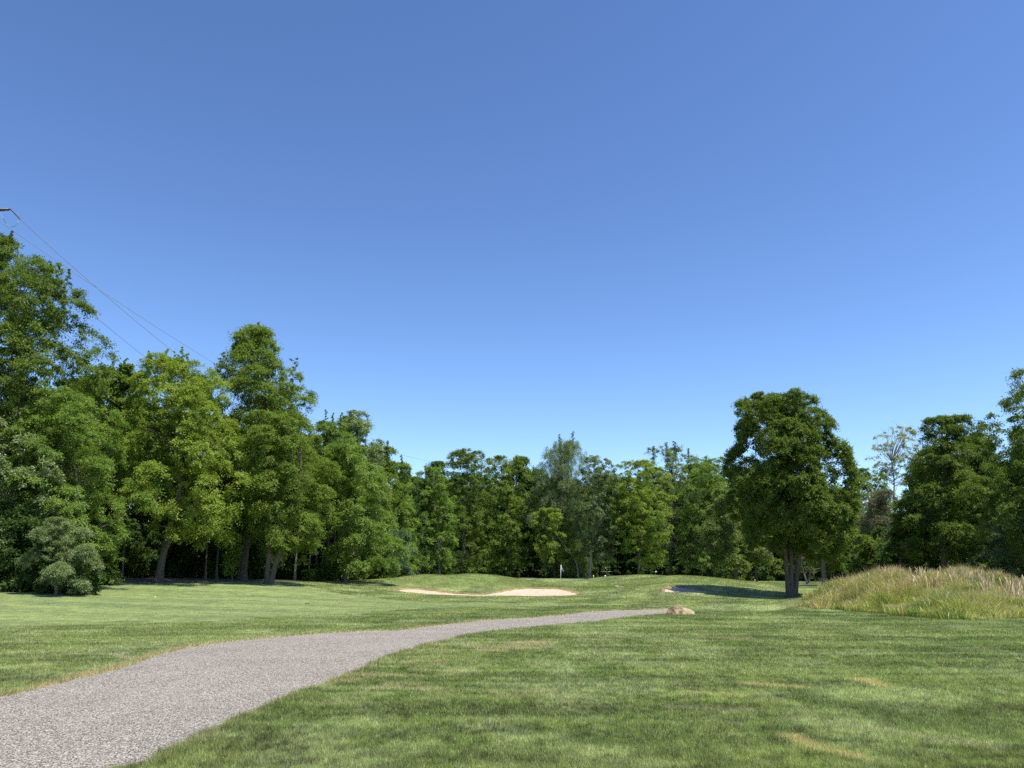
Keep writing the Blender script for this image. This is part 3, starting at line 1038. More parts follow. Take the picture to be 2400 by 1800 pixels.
tag(plumes, 'straw coloured dry stalks rising from the crest of the grassy mound', 'dry stalks', kind='stuff')

# ------------------------------------------------------------------ trees


def unit(a):
    return a / (np.linalg.norm(a, axis=-1, keepdims=True) + 1e-9)


def leaves_of(rs, C, out, rc, nt, nl, leaf, up=0.35, droop=0.25, flat=0.62, wr=0.6, spread=0.8, hang=0.0):
    """C (n,3) cluster centres, out (n,3) outward, rc (n,) radii -> kite leaves on twigs"""
    n = len(C)
    d = out[:, None, :] * 0.8 + rs.normal(0, spread, (n, nt, 3)) + np.array([0, 0, up])
    d = unit(d)
    L = rc[:, None] * rs.uniform(0.4, 1.0, (n, nt))
    t = rs.uniform(0.15, 1.0, (n, nt, nl)) ** 0.8
    p = C[:, None, None, :] + d[:, :, None, :] * (L[:, :, None] * t)[..., None] * np.array([1, 1, flat])
    p[..., 2] -= droop * (t ** 2) * L[:, :, None]
    p[..., 2] -= hang * rs.random((n, nt, nl)) * rc[:, None, None]
    p += rs.normal(0, 0.085, p.shape) * rc[:, None, None, None]
    a = unit(d[:, :, None, :] + rs.normal(0, 0.7, p.shape) - np.array([0, 0, 0.25 + hang * 0.4]))
    m = unit(np.array([0, 0, 1.0]) + out[:, None, None, :] * 0.7 + rs.normal(0, 0.55, p.shape))
    p, a, m = p.reshape(-1, 3), a.reshape(-1, 3), m.reshape(-1, 3)
    s = unit(np.cross(a, m))
    l = leaf * rs.uniform(0.65, 1.3, len(p))[:, None]
    v = np.stack([p, p + a * l * 0.45 + s * l * wr / 2, p + a * l - np.array([0, 0, 0.12]) * l, p + a * l * 0.45 - s * l * wr / 2], 1)
    r = np.repeat(np.clip(rs.normal(0.5, 0.22, n), 0, 1), nt * nl) * 0.6 + rs.random(len(p)) * 0.4
    return v.reshape(-1, 3), r


DENS = 1.7


def grow_crown(rs, zs, xl, xr, y0, n_clu, csize, nt, nl, leaf, dscale=0.95, rough=0.14, inner=0.33, spires=(), bough=0.30, skirt=0.0, **kw):
    """zs ascending heights, xl / xr side outlines in metres at those heights, y0 depth of the axis.
    The crown is made of boughs (lumps), each bough of leaf clusters, each cluster of leafy twigs"""
    zs, xl, xr = map(np.asarray, (zs, xl, xr))
    n_clu = int(n_clu * DENS)
    leaf = leaf * 0.78
    nl = nl + 4
    zz = np.linspace(zs[0], zs[-1], 60)
    hw_ = (np.interp(zz, zs, xr) - np.interp(zz, zs, xl)) / 2
    H = zs[-1] - zs[0]
    pdf = hw_ + 0.22 * hw_.max()
    cdf = np.cumsum(pdf) / pdf.sum()
    nb = int(np.clip(H * hw_.max() * 1.1 * (0.30 / bough) ** 2, 10, 170))
    z = np.interp((np.arange(nb) + rs.random(nb)) / nb, cdf, zz)
    L, R = np.interp(z, zs, xl), np.interp(z, zs, xr)
    cx, hw = (L + R) / 2, (R - L) / 2
    phi = np.arange(nb) * 2.39996 + rs.normal(0, 0.35, nb)
    rb = np.clip(bough * hw_.max() * rs.uniform(0.65, 1.35, nb), 0.35, None)
    rb = np.minimum(rb, hw * 0.95 + 0.2)
    stick = 1 + rs.normal(0.0, rough * 0.75, nb)
    rr = np.maximum(hw * stick - rb * 0.85 - 0.28 * csize, 0.03)
    rd = np.maximum(np.minimum(hw * dscale, hw) * stick - rb * 0.85, 0.03)
    CB = np.stack([cx + np.cos(phi) * rr, y0 + np.sin(phi) * rd, np.minimum(z, zs[-1] - rb * 0.72)], 1)
    dzr = np.interp(z + 0.5, zs, xr - xl) - np.interp(z - 0.5, zs, xr - xl)
    ob = unit(np.stack([np.cos(phi), np.sin(phi), np.clip(-dzr * 0.5, -0.4, 1.5) + 0.2], 1))
    w = rb ** 2
    q = rs.choice(nb, n_clu, p=w / w.sum())
    u = unit(ob[q] * 0.75 + rs.normal(0, 0.62, (n_clu, 3)) + np.array([0, 0, 0.35]))
    C = CB[q] + u * rb[q][:, None] * np.array([1.0, 1.0, 0.72]) * rs.uniform(0.72, 1.0, (n_clu, 1))
    C[:, 2] -= 0.25 * np.maximum(0, (np.hypot(C[:, 0] - cx[q], C[:, 1] - y0) - hw[q] * 0.7))
    out = unit(u + 0.4 * ob[q])
    # inner filling
    m = rs.random(n_clu) < inner
    zi = np.interp(rs.random(n_clu), cdf, zz)
    li, ri = np.interp(zi, zs, xl), np.interp(zi, zs, xr)
    pi_ = rs.uniform(0, 2 * math.pi, n_clu)
    fi = rs.uniform(0, 0.62, n_clu)
    Ci = np.stack([(li + ri) / 2 + np.cos(pi_) * (ri - li) / 2 * fi, y0 + np.sin(pi_) * (ri - li) / 2 * fi * dscale, zi], 1)
    C = np.where(m[:, None], Ci, C)
    rc = csize * 0.78 * rs.uniform(0.6, 1.3, n_clu)
    rc = np.minimum(rc, np.interp(C[:, 2], zz, hw_) * 0.9 + 0.25)
    C[:, 2] = np.minimum(C[:, 2], zs[-1] - rc * 0.7)
    v, r = leaves_of(rs, C, out, rc, nt, nl, leaf, **kw)
    for (sx, sz0, sz1, sw) in spires:
        ns = 16
        zz_ = np.linspace(sz0 - 1.0, sz1, ns)
        Cs = np.stack([np.full(ns, sx) + rs.normal(0, sw * .15, ns), y0 + rs.normal(0, .15, ns), zz_], 1)
        o = np.tile([0, 0, 1.0], (ns, 1))
        rcs = np.linspace(sw * 1.5, sw * 0.45, ns)
        v2, r2 = leaves_of(rs, Cs, o, rcs, max(4, nt // 2), nl, leaf * 0.85, up=0.9)
        v = np.vstack([v, v2])
        r = np.concatenate([r, r2])
    return v, r, C


def limb(a, b, rs, sag=0.12, n=7, r0=0.1, r1=0.02):
    a, b = np.array(a, float), np.array(b, float)
    t = np.linspace(0, 1, n)[:, None]
    L = np.linalg.norm(b - a)
    P = a * (1 - t) + b * t
    side = rs.normal(0, 0.06 * L, 3)
    P = P + np.sin(t * math.pi) * side + np.array([0, 0, sag * L]) * np.sin(t * math.pi)
    return P, r0 + (r1 - r0) * t[:, 0]




def make_tree(kind, label, cat, base, D, outline, mat, r=0.22, stems=None, n_clu=300, csize=1.0, nt=9, nl=7, leaf=0.13, seed=1, bark='bark', limbs=16, group=None,
              lean=None, spires=(), twigs=0, flare=0.7, dscale=0.95, **kw):
    """base: picture x of the foot; outline: (picture y, left x, right x) rows from the top down, seen at distance D"""
    rs = np.random.default_rng(seed)
    a, _ = ray(base, 1256)
    bx = a * D
    bz = float(hz(bx, D)) - 0.05
    rows = []
    for py, l, rr in outline:
        pl, pr = at(l, py, D), at(rr, py, D)
        rows.append((pl[2], pl[0], pr[0]))
    rows.sort()
    zs = np.array([q[0] for q in rows])
    xl = np.array([q[1] for q in rows])
    xr = np.array([q[2] for q in rows])
    sp = []
    for (px, py0, py1, hwp) in spires:
        sp.append((at(px, py0, D)[0] - bx, at(px, py0, D)[2] - bz, at(px, py1, D)[2] - bz, hwp * D / F))
    root = empty(kind, (bx, D, bz))
    tag(root, label, cat, group)
    v, rnd, C = grow_crown(rs, zs - bz, xl - bx, xr - bx, 0.0, n_clu, csize, nt, nl, leaf, spires=sp, dscale=dscale, **kw)
    f = np.arange(len(v)).reshape(-1, 4)
    npmesh('crown', v, f, M[mat], root, fattr=rnd)
    # trunk and limbs
    zt, zb = zs[-1] - bz, zs[0] - bz
    cxm = (np.interp(zs, zs, xl) + xr) / 2 - bx
    mb = MB()
    H = zt * 0.86

    def axis(z):
        c = np.interp(z, zs - bz, cxm)
        k = sstep(0, zt * 0.8, np.asarray(z, float))
        return c * k * 0.9
    st = stems or [(0.0, 0.0, 1.0)]
    for (ox, lx, fr) in st:
        z = np.concatenate([[0, 0.15, 0.4, 0.9], np.linspace(1.6, H * fr, 11)])
        x = ox + axis(z) + lx * z / H * 1.0 + np.sin(z * 1.1 + seed) * 0.05
        if lean:
            x = x + lean * np.minimum(z, zb) / max(zb, 1)
        y = np.sin(z * 0.9 + seed * 2) * 0.06 + 0.0 * z
        rr = r * (0.75 if stems else 1.0) * (1 - 0.82 * z / (H * fr)) * (1 + flare * np.exp(-z / 0.28))
        mb.tube(np.stack([x, y, z - 0.05], 1), np.maximum(rr, 0.015), n=10, cap=True)
    order = rs.permutation(len(C))[:limbs]
    for q in order:
        e = C[q] * np.array([0.8, 0.8, 1.0])
        z0 = max(zb * 0.75, min(H * 0.9, e[2] - abs(rs.normal(0.28, 0.1)) * math.hypot(e[0] - axis(e[2]), e[1]) - 0.3))
        z0 = max(z0, 0.8)
        s = st[int(rs.integers(len(st)))]
        x0 = s[0] + float(axis(z0)) + s[1] * z0 / H + (lean * min(z0, zb) / max(zb, 1) if lean else 0)
        P, rad = limb((x0, 0, z0), e, rs, sag=-0.05 if e[2] > z0 else 0.08, r0=r * 0.34 * (1 - 0.6 * z0 / zt), r1=0.015)
        mb.tube(P, rad, n=5, cap=False)
    for q in range(twigs):
        e = C[int(rs.integers(len(C)))]
        e2 = e + rs.normal(0, 0.9, 3) * csize
        P, rad = limb(e, e2, rs, n=4, r0=0.022, r1=0.01)
        mb.tube(P, rad, n=3, cap=False)
    mb.build('trunk', M[bark], root, smooth=True)
    return root


# --- left edge of the fairway
WL = 'trees lining the left side of the fairway'
make_tree('oak_tree', 'tallest dark tree, cut off by the left edge of the photo', 'tree', 20, 46,
          [(506, 8, 22), (535, -25, 42), (572, -70, 60), (590, -90, 138), (640, -110, 163), (690, -120, 192), (745, -130, 207), (800, -140, 205), (860, -150, 195), (950, -160, 205), (1050, -160, 190), (1120, -150, 140), (1160, -90, 60)],
          'oak', r=0.30, n_clu=1150, csize=0.9, nt=12, nl=9, leaf=0.15, seed=11, limbs=26, rough=0.12, bough=0.25, group=WL, spires=((17, 540, 503, 14), (78, 620, 560, 14), (100, 620, 566, 14), (118, 620, 570, 10), (140, 640, 583, 12)))
make_tree('deciduous_tree', 'tree with thin spiky leader shoots between the leftmost tall tree and the wide maple', 'tree', 250, 63,
          [(800, 225, 285), (820, 208, 315), (880, 195, 330), (980, 190, 335), (1080, 190, 330), (1160, 200, 320)],
          'mid', r=0.25, n_clu=330, csize=1.1, nt=10, nl=7, leaf=0.17, seed=12, group=WL, spires=((215, 810, 785, 7), (243, 805, 770, 7), (269, 805, 775, 7), (285, 810, 790, 8), (318, 810, 762, 9)))
make_tree('beech_tree', 'bright green tree with layered drooping sprays below the leftmost tall tree', 'tree', 165, 44,
          [(835, 110, 175), (870, 70, 215), (920, 40, 248), (980, 20, 268), (1040, 10, 288), (1090, 15, 280), (1130, 40, 262), (1170, 120, 250), (1190, 200, 240)],
          'beech', r=0.20, n_clu=480, csize=0.85, nt=12, nl=9, leaf=0.115, seed=13, limbs=26, flat=0.35, droop=0.55, up=0.1, rough=0.2, group=WL)
make_tree('deciduous_tree', 'grey-green tree with big pale leaves in the lower left corner of the wood', 'tree', 0, 42,
          [(900, -120, 60), (960, -140, 95), (1020, -150, 118), (1080, -150, 135), (1130, -150, 118), (1190, -140, 90), (1235, -120, 60)],
          'silver', r=0.22, n_clu=360, csize=0.8, nt=11, nl=8, leaf=0.15, seed=14, limbs=20, group=WL)
make_tree('maple_tree', 'broad yellow-green maple on a thick bare trunk leaning right', 'tree', 343, 51,
          [(766, 360, 405), (780, 330, 430), (805, 303, 468), (850, 275, 495), (900, 264, 508), (960, 270, 522), (1020, 282, 545), (1065, 275, 562), (1095, 295, 548), (1125, 330, 505), (1155, 372, 480)],
          'maple', r=0.26, n_clu=620, csize=0.95, nt=12, nl=9, leaf=0.145, seed=15, limbs=34, droop=0.45, bough=0.26, group=WL, lean=0.0, spires=((322, 800, 768, 9), (358, 785, 755, 8), (376, 785, 762, 8), (391, 785, 752, 9), (402, 790, 764, 7)))
make_tree('oak_tree', 'tall tree with a pointed top and a side peak, right of the broad maple', 'tree', 523, 58,
          [(704, 545, 565), (718, 520, 584), (735, 503, 590), (760, 500, 604), (785, 485, 612), (800, 470, 648), (830, 466, 668), (860, 474, 682), (890, 480, 690), (920, 485, 675), (1000, 490, 655), (1080, 490, 630), (1150, 500, 590)],
          'mid', r=0.33, n_clu=640, csize=1.05, nt=12, nl=9, leaf=0.155, seed=16, limbs=34, rough=0.16, up=0.6, flat=0.85, bough=0.26, group=WL, spires=((556, 730, 698, 14), (475, 810, 762, 14), (632, 830, 773, 14)))
make_tree('deciduous_tree', 'full green tree on a forked trunk in front of the tall pointed tree', 'tree', 583, 54,
          [(885, 560, 640), (920, 525, 690), (980, 512, 715), (1040, 520, 728), (1100, 530, 715), (1150, 540, 695), (1185, 570, 680)],
          'mid', r=0.26, n_clu=470, csize=0.9, nt=12, nl=8, leaf=0.14, seed=17, limbs=26, stems=[(-0.1, -1.1, 0.9), (0.08, 1.3, 0.9)], group=WL, droop=0.35)
make_tree('deciduous_tree', 'bluish green tree with a ragged knob top against the sky, right of the side peak', 'tree', 745, 74,
          [(882, 765, 777), (900, 744, 802), (935, 733, 812), (975, 725, 820), (1050, 700, 835), (1150, 690, 825), (1220, 700, 800)],
          'silver', r=0.22, n_clu=330, csize=1.05, nt=11, nl=8, leaf=0.18, seed=18, group=WL, rough=0.22)
make_tree('deciduous_tree', 'tree with thin upright tips between the side peak and the ragged knob top', 'tree', 715, 70,
          [(905, 690, 745), (940, 675, 765), (1000, 670, 780), (1080, 660, 780), (1180, 670, 770)],
          'beech', r=0.2, n_clu=260, csize=1.0, nt=10, nl=8, leaf=0.17, seed=19, group=WL, spires=((703, 925, 888, 7), (718, 920, 895, 6), (735, 925, 893, 7)))
make_tree('deciduous_tree', 'tree with a curled dark tip, second from the right end of the left tree line', 'tree', 820, 83,
          [(960, 826, 842), (978, 808, 852), (1010, 800, 862), (1060, 790, 872), (1150, 785, 872), (1225, 795, 860)],
          'mid', r=0.2, n_clu=220, csize=1.1, nt=10, nl=8, leaf=0.20, seed=20, group=WL, rough=0.25, spires=((836, 985, 955, 9),))
make_tree('deciduous_tree', 'last tree of the left line, spiky top with one stick-like shoot', 'tree', 865, 94,
          [(995, 858, 872), (1015, 846, 884), (1040, 838, 895), (1090, 832, 902), (1160, 832, 900), (1235, 842, 892)],
          'beech', r=0.2, n_clu=200, csize=1.2, nt=10, nl=8, leaf=0.22, seed=21, group=WL, rough=0.25, spires=((867, 1010, 984, 4), (885, 1035, 1012, 6)))
make_tree('deciduous_tree', 'dense mid-green tree bulging forward below the ragged knob top', 'tree', 745, 64,
          [(955, 715, 775), (1000, 690, 820), (1060, 682, 848), (1120, 690, 862), (1180, 705, 865), (1225, 730, 855)],
          'beech', r=0.2, n_clu=430, csize=1.0, nt=12, nl=8, leaf=0.155, seed=22, group=WL, droop=0.4)
make_tree('pine_tree', 'small soft-needled pine at the right foot of the left tree line', 'pine', 856, 73,
          [(1140, 850, 862), (1165, 830, 885), (1195, 818, 903), (1215, 815, 900), (1243, 825, 888)],
          'pine', r=0.14, n_clu=170, csize=0.8, nt=14, nl=9, leaf=0.19, wr=0.22, seed=23, flat=0.35, up=0.15, group=WL)
make_tree('young_tree', 'leafy sapling beside the flared trunk of the tall pointed tree', 'tree', 503, 54.5,
          [(1150, 495, 515), (1180, 488, 522), (1215, 482, 515), (1243, 480, 508)], 'beech', r=0.05, n_clu=70, csize=0.5, nt=9, nl=7, leaf=0.14, seed=24, limbs=6)
make_tree('shrub', 'rounded pale grey-green shrub at the left foot of the wood', 'shrub', 125, 39.5,
          [(1112, 105, 150), (1145, 80, 182), (1185, 65, 203), (1225, 55, 208), (1250, 58, 200), (1262, 62, 190)],
          'silver', r=0.08, n_clu=480, csize=0.5, rough=0.05, bough=0.25, nt=13, nl=9, leaf=0.085, seed=25, limbs=14, wr=0.4)

# --- far side of the green
WC = 'trees of the wood behind the green'
make_tree('maple_tree', 'light green pale-stemmed tree at the left end of the wood behind the green', 'tree', 948, 116,
          [(1005, 912, 938), (1025, 898, 965), (1060, 890, 978), (1120, 888, 988), (1170, 895, 985), (1205, 905, 985), (1228, 920, 975)],
          'beech', r=0.2, n_clu=230, csize=1.15, nt=10, nl=8, leaf=0.24, seed=31, bark='bark_pale', group=WC)
make_tree('deciduous_tree', 'dark green round-topped tree right of the pale-stemmed light tree', 'tree', 1000, 132,
          [(968, 985, 1002), (982, 966, 1050), (1015, 955, 1062), (1100, 948, 1070), (1180, 950, 1065), (1235, 965, 1050)],
          'oak', r=0.3, n_clu=300, csize=1.4, nt=11, nl=8, leaf=0.27, seed=32, group=WC)
make_tree('deciduous_tree', 'flat-topped mid-green tree left of the drooping grey-green tree', 'tree', 1095, 138,
          [(984, 1062, 1090), (998, 1045, 1138), (1040, 1040, 1150), (1120, 1040, 1155), (1190, 1050, 1150), (1230, 1060, 1140)],
          'mid', r=0.3, n_clu=300, csize=1.5, nt=11, nl=8, leaf=0.28, seed=33, group=WC)
make_tree('weeping_birch', 'tallest tree behind the green, drooping grey-green foliage', 'tree', 1199, 136,
          [(944, 1203, 1252), (965, 1180, 1262), (1000, 1155, 1268), (1050, 1140, 1280), (1100, 1138, 1290), (1150, 1150, 1290), (1200, 1170, 1282), (1228, 1185, 1270)],
          'willow', r=0.3, n_clu=900, inner=0.5, csize=1.25, nt=12, nl=9, leaf=0.21, wr=0.4, seed=34, droop=0.9, hang=0.9, group=WC, spires=((1210, 965, 940, 8), (1238, 965, 934, 8)))
make_tree('young_tree', 'bright low tree with hanging leafy boughs just right of the flag', 'tree', 1250, 131,
          [(1095, 1165, 1205), (1120, 1150, 1232), (1160, 1140, 1240), (1195, 1160, 1248), (1228, 1215, 1252)],
          'maple', r=0.16, n_clu=150, csize=0.95, nt=11, nl=8, leaf=0.22, seed=35, bark='bark_pale', group=WC)
make_tree('deciduous_tree', 'grey-green tree with a clear curved stem between the drooping tree and the golf cart', 'tree', 1275, 129,
          [(982, 1262, 1305), (1005, 1250, 1325), (1060, 1245, 1340), (1120, 1250, 1345), (1170, 1255, 1335), (1205, 1275, 1322)],
          'willow', r=0.22, n_clu=290, csize=1.2, nt=11, nl=8, leaf=0.22, seed=36, bark='bark_pale', group=WC)
make_tree('maple_tree', 'layered bright maple directly above the golf cart', 'tree', 1380, 127,
          [(992, 1345, 1400), (1015, 1328, 1438), (1070, 1322, 1455), (1130, 1330, 1452), (1180, 1345, 1440), (1210, 1375, 1425)],
          'maple', r=0.26, n_clu=300, csize=1.2, nt=11, nl=8, leaf=0.23, seed=37, group=WC, flat=0.5)
make_tree('deciduous_tree', 'grey tree with a thin airy top behind the layered bright maple', 'tree', 1450, 140,
          [(962, 1430, 1472), (980, 1395, 1500), (1020, 1385, 1520), (1100, 1395, 1530), (1200, 1400, 1525)],
          'willow', r=0.3, n_clu=250, csize=1.5, nt=10, nl=8, leaf=0.26, seed=38, group=WC, spires=((1412, 985, 965, 8), (1440, 975, 957, 8), (1458, 975, 955, 8), (1488, 990, 970, 8)))
make_tree('deciduous_tree', 'round-headed mid-green tree partly behind the large three-stemmed tree', 'tree', 1530, 133,
          [(986, 1505, 1552), (1005, 1475, 1588), (1060, 1465, 1602), (1140, 1470, 1605), (1220, 1480, 1600)],
          'beech', r=0.3, n_clu=310, csize=1.4, nt=11, nl=8, leaf=0.26, seed=39, group=WC)
make_tree('deciduous_tree', 'olive green tree with a short dark trunk beside the second bunker', 'tree', 1590, 84,
          [(1052, 1548, 1570), (1085, 1530, 1600), (1130, 1515, 1615), (1175, 1518, 1618), (1212, 1535, 1618), (1226, 1575, 1610)],
          'olive', r=0.24, n_clu=300, csize=0.9, nt=12, nl=8, leaf=0.17, seed=40, droop=0.4)
make_tree('young_tree', 'slim tree with a thin trunk left of the large three-stemmed tree', 'tree', 1635, 88,
          [(1110, 1610, 1660), (1150, 1595, 1678), (1190, 1600, 1675), (1215, 1620, 1660)],
          'olive', r=0.11, n_clu=150, csize=0.85, nt=10, nl=8, leaf=0.17, seed=41)

# --- the big tree and the right side
make_tree('large_tree', 'large full tree on three close stems beside the grassy mound', 'tree', 1705, 56,
          [(850, 1642, 1705), (864, 1606, 1748), (876, 1592, 1765), (894, 1585, 1779), (914, 1590, 1787), (928, 1600, 1794), (945, 1592, 1803), (965, 1582, 1822), (990, 1568, 1837), (1010, 1572, 1840), (1040, 1575, 1844), (1080, 1575, 1842), (1117, 1590, 1843), (1144, 1606, 1838), (1168, 1632, 1826), (1190, 1690, 1800)],
          'oak', r=0.24, n_clu=1650, csize=0.70, nt=13, nl=9, leaf=0.14, flat=0.85, inner=0.38, seed=51, limbs=40, stems=[(-0.13, -0.7, 0.92), (0.08, 0.10, 1.0), (0.27, 1.7, 0.9)], up=0.5, rough=0.04, bough=0.20, droop=0.15, flare=0.55)
make_tree('deciduous_tree', 'lower green tree with a grey trunk tucked under the right side of the large tree', 'tree', 1780, 72,
          [(1060, 1790, 1845), (1100, 1765, 1852), (1150, 1752, 1852), (1195, 1752, 1840), (1230, 1768, 1812)],
          'mid', r=0.24, n_clu=240, csize=0.85, nt=11, nl=8, leaf=0.15, seed=52, bark='bark_grey')
make_tree('bare_sapling', 'small sparse tree with a pale forked stem right of the three-stemmed trunk', 'tree', 1744, 77,
          [(1165, 1725, 1755), (1190, 1715, 1765), (1215, 1720, 1772), (1235, 1735, 1765)],
          'rust', r=0.12, n_clu=46, csize=0.7, nt=7, nl=5, leaf=0.11, seed=53, bark='bark_pale', stems=[(0, -0.9, 0.9), (0.05, 0.8, 0.75)], limbs=14, twigs=40)
WR = 'trees of the wood on the right'
make_tree('deciduous_tree', 'green tree filling the gap just right of the large three-stemmed tree', 'tree', 1870, 108,
          [(1008, 1850, 1872), (1030, 1840, 1905), (1090, 1835, 1930), (1170, 1840, 1935), (1235, 1850, 1930)],
          'mid', r=0.25, n_clu=230, csize=1.3, nt=10, nl=8, leaf=0.22, seed=54, group=WR)
make_tree('bare_tree', 'greyish brown half-bare tree between the large tree and the dark maple', 'tree', 1905, 88,
          [(1055, 1880, 1925), (1095, 1862, 1945), (1150, 1855, 1955), (1205, 1862, 1950)],
          'rust', r=0.18, n_clu=420, csize=0.95, nt=9, nl=5, leaf=0.13, seed=55, bark='bark_grey', twigs=420, limbs=40, group=WR)
make_tree('dying_tree', 'half-dead tree whose bare pale branches fan out against the sky with yellowish tip leaves', 'tree', 1938, 100,
          [(922, 1925, 1970), (936, 1895, 1978), (960, 1885, 1978), (985, 1880, 1975), (1010, 1895, 1965), (1040, 1910, 1960)],
          'sparse', r=0.2, n_clu=110, csize=0.75, nt=7, nl=4, leaf=0.19, seed=56, bark='bark_pale', limbs=80, twigs=160, group=WR, inner=0.1)
make_tree('maple_tree', 'dark dense maple standing behind the crest of the grassy mound', 'tree', 2045, 57,
          [(892, 2032, 2062), (908, 2010, 2088), (935, 1998, 2100), (970, 1985, 2125), (1020, 1965, 2135), (1080, 1948, 2145), (1140, 1942, 2150), (1180, 1955, 2140), (1205, 1990, 2110)],
          'oak', r=0.26, n_clu=620, csize=0.9, nt=12, nl=8, leaf=0.14, seed=57, group=WR, flat=0.5)
make_tree('young_tree', 'lower tree with its own trunk under the left side of the dark maple', 'tree', 1945, 60,
          [(1105, 1940, 1985), (1140, 1918, 2000), (1180, 1915, 2000), (1205, 1930, 1980)],
          'dark', r=0.17, n_clu=160, csize=0.8, nt=10, nl=8, leaf=0.14, seed=58, group=WR)
make_tree('deciduous_tree', 'dark slender tree in the gap between the dark maple and the right frame edge', 'tree', 2105, 60,
          [(928, 2108, 2128), (955, 2092, 2148), (1010, 2085, 2158), (1080, 2082, 2165), (1150, 2085, 2160), (1195, 2095, 2150)],
          'dark', r=0.22, n_clu=300, csize=0.9, nt=11, nl=8, leaf=0.15, seed=59, stems=[(-0.35, -0.7, 0.9), (0.5, 0.3, 1.0)], group=WR)
make_tree('oak_tree', 'tall dark tree cut off by the right edge of the photo', 'tree', 2290, 47,
          [(770, 2260, 2380), (800, 2212, 2420), (840, 2180, 2450), (880, 2155, 2470), (930, 2142, 2480), (1000, 2136, 2480), (1080, 2142, 2470), (1150, 2155, 2450), (1190, 2200, 2400)],
          'oak', r=0.34, n_clu=700, csize=0.95, nt=12, nl=9, leaf=0.15, seed=60, limbs=30, rough=0.22, group=WR)
make_tree('pine_tree', 'low pine with pale horizontal boughs at the right edge of the photo', 'pine', 2185, 52,
          [(1100, 2165, 2215), (1140, 2130, 2250), (1175, 2108, 2270), (1210, 2100, 2275), (1240, 2108, 2265)],
          'pine', r=0.18, n_clu=230, csize=0.85, nt=14, nl=9, leaf=0.17, wr=0.22, seed=61, flat=0.3, up=0.1)
make_tree('shrub', 'rounded green bush behind the left slope of the grassy mound', 'shrub', 1872, 74,
          [(1152, 1858, 1888), (1175, 1845, 1905), (1205, 1842, 1908), (1240, 1848, 1900)], 'mid', r=0.06, n_clu=110, csize=0.7, nt=11, nl=8, leaf=0.15, seed=62)
make_tree('shrub', 'wide green bush between the rounded bush and the dark maple trunk', 'shrub', 1928, 71,
          [(1165, 1915, 1948), (1190, 1900, 1968), (1215, 1897, 1972), (1240, 1900, 1965)], 'mid', r=0.06, n_clu=110, csize=0.7, nt=11, nl=8, leaf=0.15, seed=63)

# --- thin shaded stems and undergrowth inside the wood edge (countable, alike)
rsx = random.Random(5)


def sapling_proto(seed, H, hw, mat, n_clu, leaf, trunk_r=0.07, low=0.35, bark='bark_grey', csize=0.9, nt=9, nl=7):
    rs = np.random.default_rng(seed)
    zs = np.array([low * H, (low + 1) / 2 * H, H * 0.9, H])
    w = np.array([0.6, 1.0, 0.6, 0.15]) * hw
    v, rnd, C = grow_crown(rs, zs, -w, w, 0.0, n_clu, csize, nt, nl, leaf, inner=0.4)
    me_c = npmesh('crown', v, np.arange(len(v)).reshape(-1, 4), M[mat], None, fattr=rnd)
    mb = MB()
    z = np.linspace(0, H * 0.9, 12)
    mb.tube(np.stack([np.sin(z * .6 + seed) * .12, np.cos(z * .5 + seed) * .1, z], 1), trunk_r * (1 - 0.8 * z / H) * (1 + 0.7 * np.exp(-z / .3)), n=7)
    for q in rs.permutation(len(C))[:8]:
        e = C[q]
        P, rad = limb((0, 0, max(0.5, e[2] - 1.2)), e, rs, r0=trunk_r * .4, r1=0.01)
        mb.tube(P, rad, n=4, cap=False)
    me_t = mb.build('trunk', M[bark], None, smooth=True)
    return me_c, me_t


ORD = 'leftmost second third fourth fifth sixth seventh eighth ninth tenth eleventh twelfth thirteenth fourteenth fifteenth'.split()


def place(protos, name, spots, label, cat, group):
    used = [False] * len(protos)
    for (x, y, rz, s, k) in spots:
        z = float(hz(x, y)) - 0.05
        root = empty(name, (x, y, z), rz)
        root.scale = (s, s, s * rsx.uniform(0.92, 1.1))
        if '%s' in label:
            order_ = sorted(range(len(spots)), key=lambda i: spots[i][0] / spots[i][1]).index(spots.index((x, y, rz, s, k)))
            tag(root, label % ORD[order_], cat, group)
        else:
            tag(root, label, cat, group)
        for part in protos[k]:
            c = part if not used[k] else part.copy()
            if used[k]:
                COL.objects.link(c)
            c.parent = root
        used[k] = True
    for k, u in enumerate(used):
        if not u:
            for part in protos[k]:
                bpy.data.objects.remove(part)


# left wood interior
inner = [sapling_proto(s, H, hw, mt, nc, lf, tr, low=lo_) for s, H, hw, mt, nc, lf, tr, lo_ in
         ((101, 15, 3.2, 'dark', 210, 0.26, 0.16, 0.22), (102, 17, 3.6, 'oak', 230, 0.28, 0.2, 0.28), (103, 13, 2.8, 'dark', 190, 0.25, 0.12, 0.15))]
spots = []
for (px, D) in [(-60, 56), (20, 58), (100, 55), (150, 62), (215, 60), (290, 62), (330, 68), (385, 64), (440, 70), (470, 66), (540, 72), (600, 68), (650, 74), (690, 80), (740, 84), (790, 90), (60, 68), (250, 74), (420, 78), (560, 82), (830, 98), (870, 106), (905, 118)]:
    a, _ = ray(px, 1240)
    spots.append((a * D, D, rsx.uniform(0, 6.28), rsx.uniform(0.85, 1.1), rsx.randrange(3)))
place(inner, 'shaded_tree', spots, 'shaded tree standing inside the dark wood behind the left tree line', 'tree', 'shaded trees inside the left wood')

